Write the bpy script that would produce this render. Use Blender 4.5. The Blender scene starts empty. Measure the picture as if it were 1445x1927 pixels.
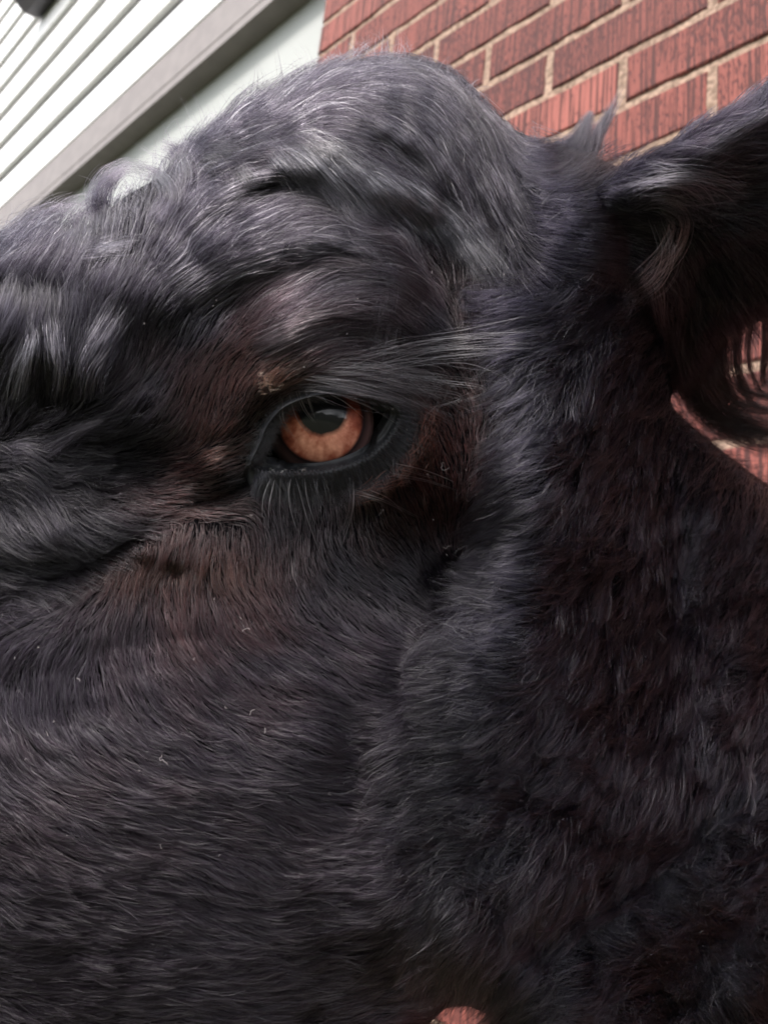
import bpy, math, random
import numpy as np
from mathutils import Matrix, Vector
rng = np.random.default_rng(7)
random.seed(7)
scene = bpy.context.scene
COL = scene.collection

# ------------------------------------------------------------------ camera, world, sun, exposure
F = 1390.0; CX, CY = 722.5, 963.5                  # lens of the photograph in pixels
U = np.array([0.10356, -0.96823, 0.22759]); U /= np.linalg.norm(U)      # world up seen by the camera (x right, y down, z forward)
Yw = np.array([0, 0, 1.0]); Yw -= U*(Yw@U); Yw /= np.linalg.norm(Yw)
Xw = -np.cross(Yw, U); Xw = Xw if Xw[0] > 0 else -Xw
C2W = np.stack([Xw, Yw, U])                        # rows: world axes in camera coordinates
WD = np.array([-0.73375, 0.08011, 0.67468]); WD -= U*(WD@U); WD /= np.linalg.norm(WD)   # along the house wall
WN = np.cross(U, WD); WN = WN if WN[2] > 0 else -WN
WALL = 0.75

def ray(px, py):
    px = np.asarray(px, float); py = np.asarray(py, float)
    return np.stack([(px-CX)/F, (py-CY)/F, np.ones_like(px+py)], -1)
def w_of(c): return np.asarray(c) @ C2W.T

cam_d = bpy.data.cameras.new('camera'); cam = bpy.data.objects.new('camera', cam_d); COL.objects.link(cam)
cam_d.sensor_fit = 'VERTICAL'; cam_d.sensor_height = 36; cam_d.lens = 36*F/1927
cam_d.clip_start = 0.01; cam_d.clip_end = 500
r_, u_, b_ = w_of([1, 0, 0]), w_of([0, -1, 0]), w_of([0, 0, -1])
cam.matrix_world = Matrix(((r_[0], u_[0], b_[0], 0), (r_[1], u_[1], b_[1], 0), (r_[2], u_[2], b_[2], 0), (0, 0, 0, 1)))
cam_d.dof.use_dof = True; cam_d.dof.focus_distance = 0.268; cam_d.dof.aperture_fstop = 26/1.7
scene.camera = cam

SUN_EL, SUN_AZ = math.radians(54), math.radians(224)    # azimuth clockwise from +Y
world = bpy.data.worlds.new('World'); scene.world = world; world.use_nodes = True
nt = world.node_tree; nt.nodes.clear()
sky = nt.nodes.new('ShaderNodeTexSky'); sky.sky_type = 'NISHITA'; sky.sun_disc = False
sky.sun_elevation = SUN_EL; sky.sun_rotation = SUN_AZ; sky.air_density = 1.0; sky.dust_density = 5.0
bg = nt.nodes.new('ShaderNodeBackground'); bg.inputs[1].default_value = 0.12
out = nt.nodes.new('ShaderNodeOutputWorld')
hs = nt.nodes.new('ShaderNodeHueSaturation'); hs.inputs['Saturation'].default_value = 0.6
nt.links.new(sky.outputs[0], hs.inputs['Color'])
wtc = nt.nodes.new('ShaderNodeTexCoord'); wn = nt.nodes.new('ShaderNodeTexNoise'); wn.inputs['Scale'].default_value = 2.6; wn.inputs['Detail'].default_value = 6; wn.inputs['Distortion'].default_value = .4
wr = nt.nodes.new('ShaderNodeValToRGB'); wr.color_ramp.elements[0].position = .44; wr.color_ramp.elements[1].position = .62
wm = nt.nodes.new('ShaderNodeMixRGB'); wm.inputs[2].default_value = (14, 14.2, 14.8, 1)          # bright broken cloud
nt.links.new(wtc.outputs['Generated'], wn.inputs[0]); nt.links.new(wn.outputs[0], wr.inputs[0]); nt.links.new(wr.outputs[0], wm.inputs[0]); nt.links.new(hs.outputs[0], wm.inputs[1]); nt.links.new(wm.outputs[0], bg.inputs[0]); nt.links.new(bg.outputs[0], out.inputs[0])
sd = bpy.data.lights.new('sun', 'SUN'); sd.energy = 2.6; sd.angle = math.radians(12); sd.color = (1, 0.94, 0.91)
sun = bpy.data.objects.new('sun', sd); COL.objects.link(sun)
sdir = Vector((math.sin(SUN_AZ)*math.cos(SUN_EL), math.cos(SUN_AZ)*math.cos(SUN_EL), math.sin(SUN_EL)))
sun.rotation_euler = sdir.to_track_quat('Z', 'Y').to_euler()
scene.view_settings.view_transform = 'Standard'; scene.view_settings.look = 'None'
scene.view_settings.exposure = 1.05; scene.view_settings.gamma = 1
scene.render.engine = 'CYCLES'
scene.cycles.use_denoising = True; scene.cycles.sample_clamp_indirect = 1.5; scene.cycles.filter_width = 1.75
scene.cycles.max_bounces = 5; scene.cycles.transparent_max_bounces = 8
scene.cycles_curves.shape = 'RIBBONS'

# ------------------------------------------------------------------ helpers
def link(o, parent=None):
    COL.objects.link(o)
    if parent: o.parent = parent
    return o
def tag(o, label=None, cat=None, group=None, kind=None):
    for k, v in (('label', label), ('category', cat), ('group', group), ('kind', kind)):
        if v: o[k] = v
    return o
def mesh_obj(name, v, f, mat, parent=None, smooth=False):
    me = bpy.data.meshes.new(name)
    me.from_pydata([tuple(map(float, p)) for p in v], [], [tuple(map(int, q)) for q in f])
    me.materials.append(mat); me.update()
    if smooth: me.polygons.foreach_set('use_smooth', [True]*len(me.polygons))
    return link(bpy.data.objects.new(name, me), parent)
def mat_new(name):
    m = bpy.data.materials.new(name); m.use_nodes = True
    n = m.node_tree.nodes; return m, n, m.node_tree.links, n['Principled BSDF']
def node(n, t, **kw):
    x = n.new(t)
    for k, v in kw.items(): setattr(x, k, v)
    return x
def ramp(n, stops):
    r = n.new('ShaderNodeValToRGB'); e = r.color_ramp.elements
    e[0].position, e[0].color = stops[0][0], (*stops[0][1], 1)
    e[1].position, e[1].color = stops[-1][0], (*stops[-1][1], 1)
    for p, c in stops[1:-1]:
        k = e.new(p); k.color = (*c, 1)
    return r

# ------------------------------------------------------------------ ground and house
def wall_pt(s, t, out_=0.0):            # s along the wall (grows towards the right), t height above the lens, out_ towards us
    c = -WD*s + U*t + WN*(WALL-out_)
    return w_of(c)
def box_wall(vs, fs, s0, s1, t0, t1, d0, d1):
    b = len(vs)
    for d in (d0, d1):
        for (s, t) in ((s0, t0), (s1, t0), (s1, t1), (s0, t1)): vs.append(wall_pt(s, t, d))
    fs += [(b, b+1, b+2, b+3), (b+4, b+7, b+6, b+5), (b, b+4, b+5, b+1), (b+1, b+5, b+6, b+2), (b+2, b+6, b+7, b+3), (b+3, b+7, b+4, b)]
GZ = -1.15
gm, n, l, bs = mat_new('ground_turf')
tc = node(n, 'ShaderNodeTexCoord'); no = node(n, 'ShaderNodeTexNoise'); no.inputs['Scale'].default_value = 14; no.inputs['Detail'].default_value = 8
rp = ramp(n, [(0.3, (0.035, 0.042, 0.02)), (0.7, (0.085, 0.09, 0.05))])
l.new(tc.outputs['Object'], no.inputs[0]); l.new(no.outputs[0], rp.inputs[0]); l.new(rp.outputs[0], bs.inputs['Base Color']); bs.inputs['Roughness'].default_value = 0.9
g = mesh_obj('ground', [(-150, -150, GZ), (150, -150, GZ), (150, 150, GZ), (-150, 150, GZ)], [(0, 1, 2, 3)], gm); tag(g, kind='structure')

bm_, bn_, bl_, bb_ = mat_new('added_bank_grass'); bb_.inputs['Roughness'].default_value = .95
t_ = node(bn_, 'ShaderNodeTexNoise'); t_.inputs['Scale'].default_value = 3; t_.inputs['Detail'].default_value = 9; r_m = ramp(bn_, [(.35, (.012, .018, .008)), (.65, (.05, .065, .022))]); bl_.new(t_.outputs[0], r_m.inputs[0]); bl_.new(r_m.outputs[0], bb_.inputs['Base Color'])
hv, hf = [], []
for i in range(61):                                     # unseen bank, added behind the lens to darken low sky and eye reflections
    a = math.radians(150+i*4.0)
    for j, (rr_, hh_) in enumerate(((5, -.02), (6, .4), (7, .9), (8, 1.3), (10, 1.8), (14, 2.2), (30, -.5))):
        k_ = 1+.25*math.sin(i*.9+j)+random.uniform(-.1, .1)
        hv.append((math.cos(a)*rr_, math.sin(a)*rr_, GZ+(hh_*k_ if 0 < j < 6 else hh_)*min(1, i/6+.05, (60-i)/6+.05)))
for i in range(60):
    for j in range(6): hf.append((i*7+j, i*7+j+1, (i+1)*7+j+1, (i+1)*7+j))
tag(mesh_obj('added_bank', hv, hf, bm_, smooth=True), kind='structure')
house = bpy.data.objects.new('house', None); COL.objects.link(house)
tag(house, 'house front of rug-faced red brick below white lap siding behind the cow', 'house')
wd_w = w_of(-WD)
house.location = Vector(wall_pt(-1.0, GZ)); house.rotation_euler = (0, 0, math.atan2(wd_w[1], wd_w[0]))
bpy.context.view_layer.update()
HINV = house.matrix_world.inverted()
def house_mesh(name, vs, fs, mat, parent=None, smooth=False):
    vs = [HINV @ Vector(v) for v in vs]
    return mesh_obj(name, vs, fs, mat, parent or house, smooth)

PITCH, BL = 0.0797, 0.2265
def brick_mat():
    m, n, l, bs = mat_new('rug_brick')
    tc = node(n, 'ShaderNodeTexCoord'); at = node(n, 'ShaderNodeAttribute', attribute_name='tone')
    mp = node(n, 'ShaderNodeMapping'); mp.inputs['Scale'].default_value = (300, 300, 6)
    st = node(n, 'ShaderNodeTexNoise'); st.inputs['Scale'].default_value = 1; st.inputs['Detail'].default_value = 3; st.inputs['Distortion'].default_value = 0.25
    l.new(tc.outputs['Object'], mp.inputs[0]); l.new(mp.outputs[0], st.inputs[0])
    mp2 = node(n, 'ShaderNodeMapping'); mp2.inputs['Scale'].default_value = (380, 380, 90)
    pit = node(n, 'ShaderNodeTexNoise'); pit.inputs['Detail'].default_value = 5; pit.inputs['Scale'].default_value = 1
    l.new(tc.outputs['Object'], mp2.inputs[0]); l.new(mp2.outputs[0], pit.inputs[0])
    big = node(n, 'ShaderNodeTexNoise'); big.inputs['Scale'].default_value = 7; big.inputs['Detail'].default_value = 3
    l.new(tc.outputs['Object'], big.inputs[0])
    # groove depth
    r1 = ramp(n, [(0.41, (0, 0, 0)), (0.53, (1, 1, 1))]); l.new(st.outputs[0], r1.inputs[0])
    r2 = ramp(n, [(0.36, (0, 0, 0)), (0.46, (1, 1, 1))])
    ad = node(n, 'ShaderNodeMath', operation='MULTIPLY_ADD'); l.new(big.outputs[0], ad.inputs[0]); ad.inputs[1].default_value = 0.35; 
    sb = node(n, 'ShaderNodeMath', operation='SUBTRACT'); l.new(at.outputs['Fac'], sb.inputs[0]); sb.inputs[1].default_value = 0.62
    ml = node(n, 'ShaderNodeMath', operation='MULTIPLY'); l.new(sb.outputs[0], ml.inputs[0]); ml.inputs[1].default_value = 0.14
    l.new(ml.outputs[0], ad.inputs[2])
    a2 = node(n, 'ShaderNodeMath', operation='ADD'); l.new(ad.outputs[0], a2.inputs[0]); l.new(pit.outputs[0], a2.inputs[1])
    a3 = node(n, 'ShaderNodeMath', operation='SUBTRACT'); l.new(a2.outputs[0], a3.inputs[0]); a3.inputs[1].default_value = 0.178
    l.new(a3.outputs[0], r2.inputs[0])
    c1 = ramp(n, [(0.0, (0.13, 0.034, 0.027)), (0.5, (0.205, 0.055, 0.042)), (1.0, (0.29, 0.088, 0.068))]); l.new(at.outputs['Fac'], c1.inputs[0])
    mx = node(n, 'ShaderNodeMixRGB'); mx.inputs[1].default_value = (0.055, 0.014, 0.012, 1); l.new(r1.outputs[0], mx.inputs[0]); l.new(c1.outputs[0], mx.inputs[2])
    mx2 = node(n, 'ShaderNodeMixRGB'); mx2.inputs[1].default_value = (0.06, 0.015, 0.014, 1); l.new(r2.outputs[0], mx2.inputs[0]); l.new(mx.outputs[0], mx2.inputs[2])
    l.new(mx2.outputs[0], bs.inputs['Base Color']); bs.inputs['Roughness'].default_value = 0.85
    hm = node(n, 'ShaderNodeMath', operation='MULTIPLY'); l.new(r1.outputs[0], hm.inputs[0]); l.new(r2.outputs[0], hm.inputs[1])
    bp = node(n, 'ShaderNodeBump'); bp.inputs['Strength'].default_value = 0.5; bp.inputs['Distance'].default_value = 0.002
    l.new(hm.outputs[0], bp.inputs['Height']); l.new(bp.outputs[0], bs.inputs['Normal'])
    return m
def simple_noise_mat(name, c0, c1, scale, bump=0.0, rough=0.8, dist=0.001):
    m, n, l, bs = mat_new(name)
    tc = node(n, 'ShaderNodeTexCoord'); no = node(n, 'ShaderNodeTexNoise'); no.inputs['Scale'].default_value = scale; no.inputs['Detail'].default_value = 6
    rp = ramp(n, [(0.35, c0), (0.65, c1)])
    l.new(tc.outputs['Object'], no.inputs[0]); l.new(no.outputs[0], rp.inputs[0]); l.new(rp.outputs[0], bs.inputs['Base Color'])
    bs.inputs['Roughness'].default_value = rough
    if bump:
        bp = node(n, 'ShaderNodeBump'); bp.inputs['Strength'].default_value = bump; bp.inputs['Distance'].default_value = dist
        l.new(no.outputs[0], bp.inputs['Height']); l.new(bp.outputs[0], bs.inputs['Normal'])
    return m
M_brick = brick_mat()
M_mortar = simple_noise_mat('mortar', (0.16, 0.105, 0.075), (0.38, 0.265, 0.195), 160, 0.7, 0.95, 0.003)
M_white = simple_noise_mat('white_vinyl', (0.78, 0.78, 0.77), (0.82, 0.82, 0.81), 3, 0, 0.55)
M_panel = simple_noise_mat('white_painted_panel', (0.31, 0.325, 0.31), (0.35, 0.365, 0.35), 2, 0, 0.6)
M_trim = simple_noise_mat('taupe_trim_paint', (0.17, 0.15, 0.145), (0.20, 0.178, 0.17), 25, 0.1, 0.6)
M_dark = simple_noise_mat('grey_plastic', (0.06, 0.055, 0.065), (0.08, 0.075, 0.085), 10, 0, 0.5)

def brick_wall(name, s_lo, s_hi, t_hi):
    vs, fs, tones = [], [], []
    t_lo = GZ
    m0 = math.floor((t_lo-0.277)/PITCH); rows = int((t_hi-0.277)/PITCH)
    J = 0.0062
    for r in range(m0, rows+1):
        t0 = 0.277+r*PITCH+J; t1 = 0.277+(r+1)*PITCH-J
        t0 = max(t0, t_lo)
        if t1 <= t0 or t1 > t_hi+0.01: continue
        off = -0.6034 if r % 2 == 0 else -0.4902
        k0 = math.floor((s_lo-off)/BL)
        for k in range(k0, k0+int((s_hi-s_lo)/BL)+3):
            a = off+k*BL+J; b = off+(k+1)*BL-J
            a, b = max(a, s_lo), min(b, s_hi)
            if b-a < 0.02: continue
            j = random.uniform(-.0008, .0008); c = 0.0025
            base = len(vs)
            # front face with worn, bevelled and wobbly arrises
            ns = 7
            ring0, ring1, ringb = [], [], []
            ss = np.linspace(a, b, ns)
            peri = [(s, t0) for s in ss] + [(b, t) for t in np.linspace(t0, t1, 4)[1:-1]] + [(s, t1) for s in ss[::-1]] + [(a, t) for t in np.linspace(t1, t0, 4)[1:-1]]
            cs, ct = (a+b)/2, (t0+t1)/2
            for (s, t) in peri:
                ws, wt = random.uniform(-.0009, .0009), random.uniform(-.0009, .0009)
                s += ws; t += wt
                ds = np.sign(cs-s)*min(c, abs(cs-s)); dt = np.sign(ct-t)*min(c, abs(ct-t))
                ringb.append(len(vs)); vs.append(wall_pt(s, t, -0.02))
                ring0.append(len(vs)); vs.append(wall_pt(s, t, j-0.0018))
                ring1.append(len(vs)); vs.append(wall_pt(s+ds, t+dt, j+0.0))
            N = len(peri); cnt = 0
            for i in range(N):
                q = (i+1) % N
                fs.append((ringb[i], ringb[q], ring0[q], ring0[i])); fs.append((ring0[i], ring0[q], ring1[q], ring1[i])); cnt += 2
            fs.append(tuple(ring1)); cnt += 1
            tn = random.betavariate(2.2, 1.6); tones += [tn]*cnt
    o = house_mesh(name, vs, fs, M_brick)
    at = o.data.attributes.new('tone', 'FLOAT', 'FACE'); at.data.foreach_set('value', tones)
    # wobbly tooled mortar bed behind the brick faces
    S = np.arange(s_lo+.002, s_hi, 0.02); T = np.arange(GZ, t_hi, 0.02)
    mv, mf = [], []
    for t in T:
        for s in S: mv.append(wall_pt(s, t, -0.0030+random.uniform(-.0012, .0012)))
    nS = len(S)
    for i in range(len(T)-1):
        for k in range(nS-1):
            q = i*nS+k; mf.append((q, q+1, q+nS+1, q+nS))
    house_mesh('mortar', mv, mf, M_mortar, o)
    return o
bw = brick_wall('brick_wall', -1.0475, 1.3, 1.72)
bw2 = brick_wall('brick_wall', -4.2, -2.70, 1.40)
# white panel set slightly back between the brick piers
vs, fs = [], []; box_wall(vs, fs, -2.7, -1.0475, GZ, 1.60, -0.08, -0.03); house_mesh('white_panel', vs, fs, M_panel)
# stepped trim board under the siding
vs, fs = [], []; box_wall(vs, fs, -6.5, -1.0, 1.500, 1.615, -0.05, 0.024); box_wall(vs, fs, -6.5, -1.0, 1.470, 1.4998, -0.05, 0.0225); house_mesh('trim_board', vs, fs, M_trim)
vs, fs = [], []; box_wall(vs, fs, -6.5, -1.0, 1.6155, 1.628, -0.05, 0.004); house_mesh('dark_strip', vs, fs, M_dark)  # dark strip filling the gap between trim and siding
# lap siding
vs, fs = [], []; gv, gf = [], []
t = 1.645
for k in range(14):
    b0 = len(vs); prof = [(t+.004, -.004), (t, .012), (t+.003, .0165), (t+.162, .0085), (t+.170, .004), (t+.172, -.004)]
    for s_ in (-8.0, -0.99):
        for (tt, d) in prof: vs.append(wall_pt(s_, tt, d))
    for i in range(5): fs.append((b0+i, b0+i+1, b0+6+i+1, b0+6+i))
    t += 0.207
box_wall(gv, gf, -8.0, -0.99, 1.628, 4.5, -0.08, -0.003)
sid = house_mesh('lap_siding', vs, fs, M_white)
house_mesh('lap_shadow_backing', gv, gf, simple_noise_mat('lap_shadow_grey', (0.10, 0.10, 0.105), (0.13, 0.13, 0.135), 6, 0, 0.7), sid)  # grey backing paints the shadow lines under the laps
# dark fitting fixed on the siding
vs, fs = [], []
ring = []
cs, ct = -2.86, 2.62
def tube_wall(vs, fs, path, r, nseg=14):
    b = len(vs)
    for (s, t, d, rr) in path:
        for k in range(nseg):
            a = 2*math.pi*k/nseg
            vs.append(wall_pt(s, t+math.cos(a)*rr*r, d+math.sin(a)*rr*r))
    for i in range(len(path)-1):
        for k in range(nseg):
            q = (k+1) % nseg; fs.append((b+i*nseg+k, b+i*nseg+q, b+(i+1)*nseg+q, b+(i+1)*nseg+k))
    fs.append(tuple(b+k for k in range(nseg))); fs.append(tuple(b+(len(path)-1)*nseg+k for k in range(nseg)))
tube_wall(vs, fs, [(-3.07, 2.67, 0.07, .75), (-3.055, 2.67, 0.07, 1), (-2.5, 2.67, 0.07, 1), (-2.49, 2.67, .07, .7)], 0.07)
house_mesh('conduit_box', vs, fs, M_dark, smooth=False)

# ------------------------------------------------------------------ cow: relief fields laid over a face chart (chart units: 1 = 1 px of the photo at the face)
S = 0.86                                     # metres per depth unit
X0, X1, Y0, Y1, ST = -760, 1900, -120, 2360, 5
GX = np.arange(X0, X1+1, ST); GY = np.arange(Y0, Y1+1, ST)
gx, gy = np.meshgrid(GX, GY)

def tps(pts, vals, reg=1e-3):
    p = np.array(pts, float)/500; v = np.array(vals, float)
    if v.ndim == 1: v = v[:, None]
    def k(r2): return np.where(r2 > 0, 0.5*r2*np.log(r2+1e-12), 0)
    r2 = ((p[:, None]-p[None])**2).sum(-1); n = len(p)
    A = np.zeros((n+3, n+3)); A[:n, :n] = k(r2)+reg*np.eye(n); A[:n, n] = 1; A[:n, n+1:] = p; A[n, :n] = 1; A[n+1:, :n] = p.T
    c = np.linalg.solve(A, np.vstack([v, np.zeros((3, v.shape[1]))]))
    def f(x, y):
        q = np.stack([x.ravel(), y.ravel()], 1)/500
        o = np.zeros((len(q), v.shape[1]))
        for i in range(0, len(q), 20000):
            b = q[i:i+20000]; o[i:i+20000] = k(((b[:, None]-p[None])**2).sum(-1))@c[:n]+c[n]+b@c[n+1:]
        return o.reshape(x.shape+(v.shape[1],))
    return f
def shepard(pts, vals, x, y, pw=3.0, soft=20):
    p = np.array(pts, float); v = np.array(vals, float)
    q = np.stack([x.ravel(), y.ravel()], 1); o = np.zeros((len(q), v.shape[1]))
    for i in range(0, len(q), 20000):
        b = q[i:i+20000]; d = ((b[:, None]-p[None])**2).sum(-1)+soft**2
        w = d**(-pw/2); w /= w.sum(1, keepdims=True); o[i:i+20000] = w@v
    return o.reshape(x.shape+(v.shape[1],))
_ng = rng.random((257, 257))
def vnoise(x, y, sc, seed=0):
    u = x/sc+seed*17.31+1000; v = y/sc+seed*9.77+1000
    i = np.floor(u).astype(int); j = np.floor(v).astype(int); a = u-i; b = v-j
    a = a*a*(3-2*a); b = b*b*(3-2*b); i0, j0, i1, j1 = i % 256, j % 256, (i+1) % 256, (j+1) % 256
    return ((_ng[j0, i0]*(1-a)+_ng[j0, i1]*a)*(1-b)+(_ng[j1, i0]*(1-a)+_ng[j1, i1]*a)*b)*2-1
def poly_sdf(poly, x, y):                    # positive inside
    P = np.array(poly, float); d = np.full(x.shape, 1e9); ins = np.zeros(x.shape, bool)
    for i in range(len(P)):
        a, b = P[i], P[(i+1) % len(P)]; e = b-a; wx, wy = x-a[0], y-a[1]
        t = np.clip((wx*e[0]+wy*e[1])/(e@e+1e-12), 0, 1); d = np.minimum(d, (wx-e[0]*t)**2+(wy-e[1]*t)**2)
        c = ((a[1] <= y) & (b[1] > y)) | ((b[1] <= y) & (a[1] > y))
        if a[1] != b[1]: ins ^= c & (x < a[0]+(y-a[1])*e[0]/e[1])
    d = np.sqrt(d); return np.where(ins, d, -d)
def line_d(pl, x, y):                        # distance, parameter 0..1, tangent, signed side
    P = np.array(pl, float); L = np.hypot(*np.diff(P, axis=0).T); tot = L.sum(); acc = 0
    bd = np.full(x.shape, 1e9); bt = np.zeros(x.shape); tx = np.zeros(x.shape); ty = np.zeros(x.shape); sg = np.zeros(x.shape)
    for i in range(len(P)-1):
        a, e = P[i], P[i+1]-P[i]; wx, wy = x-a[0], y-a[1]; t = np.clip((wx*e[0]+wy*e[1])/(e@e+1e-12), 0, 1)
        d = np.hypot(wx-e[0]*t, wy-e[1]*t); m = d < bd
        bd = np.where(m, d, bd); bt = np.where(m, (acc+t*L[i])/tot, bt); tx = np.where(m, e[0]/L[i], tx); ty = np.where(m, e[1]/L[i], ty)
        sg = np.where(m, np.sign(e[0]*wy-e[1]*wx), sg); acc += L[i]
    return bd, bt, tx, ty, sg
def smooth_poly(pl, n=12):
    P = np.array(pl, float); o = []
    for i in range(len(P)-1):
        p0, p1, p2, p3 = P[max(i-1, 0)], P[i], P[i+1], P[min(i+2, len(P)-1)]
        for t in np.linspace(0, 1, n, endpoint=False):
            o.append(.5*((2*p1)+(-p0+p2)*t+(2*p0-5*p1+4*p2-p3)*t*t+(-p0+3*p1-3*p2+p3)*t**3))
    o.append(P[-1]); return np.array(o)

HEAD = [(-610, 900), (-520, 745), (-400, 640), (-230, 545), (-60, 478), (20, 456), (90, 450), (150, 432), (200, 402), (240, 366), (300, 334), (350, 284), (420, 218), (490, 182), (560, 155), (610, 138), (680, 124), (760, 122),
        (820, 136), (870, 165), (910, 204), (948, 234), (990, 255), (1040, 278), (1080, 290), (1130, 300), (1180, 322), (1240, 420), (1262, 560), (1258, 700), (1262, 765), (1300, 800), (1360, 850), (1450, 918), (1560, 1000),
        (1700, 1080), (1900, 1180), (1900, 2360), (985, 2360), (940, 1990), (916, 1908), (880, 1893), (840, 1896), (808, 1925), (780, 2010), (740, 2360), (-300, 2360), (-330, 2000), (-420, 1700), (-560, 1480), (-660, 1280), (-665, 1060)]
sd_h = poly_sdf(HEAD, gx, gy)
base_pts = [(600, 800, .300), (560, 650, .288), (300, 560, .303), (0, 700, .300), (100, 640, .300), (0, 480, .309), (200, 420, .316), (430, 230, .340), (720, 130, .356), (720, 250, .341), (600, 330, .327), (850, 400, .345),
            (850, 750, .318), (850, 1000, .320), (1020, 900, .318), (1020, 1200, .306), (1000, 600, .325), (400, 1050, .297), (150, 1080, .297), (300, 1400, .280), (0, 1400, .283), (300, 1850, .283), (700, 1500, .290), (900, 1750, .305), (1100, 1500, .325),
            (1220, 1500, .350), (1420, 1300, .400), (1300, 1780, .375), (1235, 900, .385), (1240, 1150, .385), (1400, 1050, .430), (1120, 430, .345), (950, 270, .366), (1100, 310, .365), (1450, 1900, .38), (860, 1930, .33), (-350, 1000, .325), (-620, 1150, .37), (-350, 1700, .32), (-560, 800, .37), (300, 2300, .31), (1850, 1600, .46), (1850, 2300, .46), (1200, 500, .37),
            (480, 760, .296), (330, 760, .302), (380, 500, .316), (1230, 700, .385)]
D = tps([p[:2] for p in base_pts], [p[2] for p in base_pts], 3e-3)(gx, gy)[..., 0]
mm = 0.001/S
def bump(pl, w, h, taper=0.25, asym=1.0, smooth=True):
    global D
    pl = smooth_poly(pl) if smooth and len(pl) > 2 else pl
    d, t, tx, ty, sg = line_d(pl, gx, gy)
    ww = np.where(sg > 0, w*asym, w)
    e = np.clip(np.minimum(t, 1-t)/taper, 0, 1)*.75+.25
    D = D-h*mm*e*np.exp(-(d/ww)**2)
def blob(x, y, rx, ry, h, ang=0):
    global D
    a = math.radians(ang); u = (gx-x)*math.cos(a)-(gy-y)*math.sin(a); v = (gx-x)*math.sin(a)+(gy-y)*math.cos(a)
    D = D-h*mm*np.exp(-(u/rx)**2-(v/ry)**2)
LK = {
 'A': [(310, 480), (400, 372), (520, 315), (610, 330), (665, 425)],
 'B': [(480, 250), (570, 270), (700, 325), (800, 370), (880, 435)],
 'C': [(330, 560), (440, 480), (580, 440), (690, 455), (745, 520), (735, 600)],
 'C2': [(470, 650), (590, 590), (690, 575), (745, 610)],
 'P': [(540, 200), (660, 150), (800, 190), (900, 290), (960, 400)],
 'P2': [(600, 250), (720, 235), (830, 300), (890, 380)],
}
bump(LK['A'], 36, 7, asym=.8); bump(LK['B'], 56, 7, asym=.85); bump(LK['C'], 62, 10, asym=.85); bump(LK['C2'], 52, 6, asym=.8)
bump(LK['P'], 50, 7); bump(LK['P2'], 36, 4)
bump([(250, 520), (330, 430), (430, 330), (520, 270)], 26, -3); bump([(590, 400), (690, 430), (800, 440)], 22, -2); bump([(560, 230), (700, 265), (850, 345)], 18, -2)
bump([(330, 900), (410, 830), (480, 735), (590, 690), (720, 690)], 42, 5)
bump([(800, 770), (785, 850), (730, 920), (650, 960)], 24, 4)
bump([(505, 866), (470, 900), (425, 930), (350, 955)], 11, -5); bump([(450, 900), (330, 965), (200, 1045), (0, 1140), (-200, 1220)], 20, -2.2)
bump([(0, 1010), (150, 1010), (320, 960)], 50, 4); bump([(160, 1140), (300, 1050), (400, 1060)], 40, 2); bump([(0, 1220), (100, 1180), (230, 1170)], 60, 2.5)
blob(330, 1080, 16, 12, -3); blob(270, 1040, 20, 16, 3); blob(400, 880, 40, 30, 4)
bump([(990, 560), (1030, 740), (1000, 900), (980, 1050), (960, 1180), (900, 1330)], 95, 15, asym=1.0)
blob(830, 1050, 130, 110, -16); blob(850, 820, 90, 200, -9); blob(840, 540, 90, 150, -10); blob(960, 430, 60, 80, -6); blob(665, 1440, 45, 110, -5); blob(760, 1300, 40, 120, -4); blob(300, 640, 150, 110, -7); blob(250, 880, 130, 60, -7); blob(430, 580, 70, 40, -3)
blob(90, 660, 110, 70, 7); blob(30, 880, 120, 50, 5); blob(30, 560, 100, 26, -8); blob(700, 1700, 130, 90, 5); blob(560, 1420, 90, 70, 3)
bump([(1445, 1420), (1250, 1600), (1050, 1750), (900, 1860), (860, 1920)], 55, -12); blob(1250, 1000, 35, 300, -10)
bump([(1180, 470), (1210, 620), (1250, 760)], 50, -16); blob(1130, 590, 60, 50, -8)
reg_r = 1/(1+np.exp(-(gx-930-(gy-1100)*-0.25)/60))            # the shaggier right side
uu = (gx*math.cos(.9)-gy*math.sin(.9)); vv = gx*math.sin(.9)+gy*math.cos(.9)
D = D-reg_r*mm*(3.6*vnoise(uu/2.2, vv, 38, 3)+2.0*vnoise(uu/2, vv, 17, 4)+3.5*vnoise(gx, gy, 110, 8))
uu2 = gx; D = D-(1-reg_r)*np.clip((gy-1080)/120, 0, 1)*mm*(.25*vnoise(gx/3.2, gy, 16, 5)+.6*vnoise(gx/2, gy, 60, 6))
D = D-np.clip((560-gy)/100, 0, 1)*mm*1.5*vnoise(gx, gy, 30, 9)
# eye opening
OPEN = [(476, 872), (494, 836), (510, 800), (541, 768), (598, 748), (655, 745), (706, 755), (738, 768), (728, 802), (698, 836), (655, 860), (605, 873), (560, 876), (515, 877)]
EYE = smooth_poly(OPEN+[OPEN[0]], 6)
sd_e = poly_sdf(EYE, gx, gy)
D0 = D.copy()
D = D+np.clip((sd_e+14)/18, 0, 1)*20*mm
R_EDGE = 150.0
dd = np.clip(sd_h, 0, R_EDGE)
roll = (R_EDGE-np.sqrt(np.maximum(R_EDGE**2-(R_EDGE-dd)**2, 0)))*0.30*mm*1.0
D = D+roll; D0 = D0+roll

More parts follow.
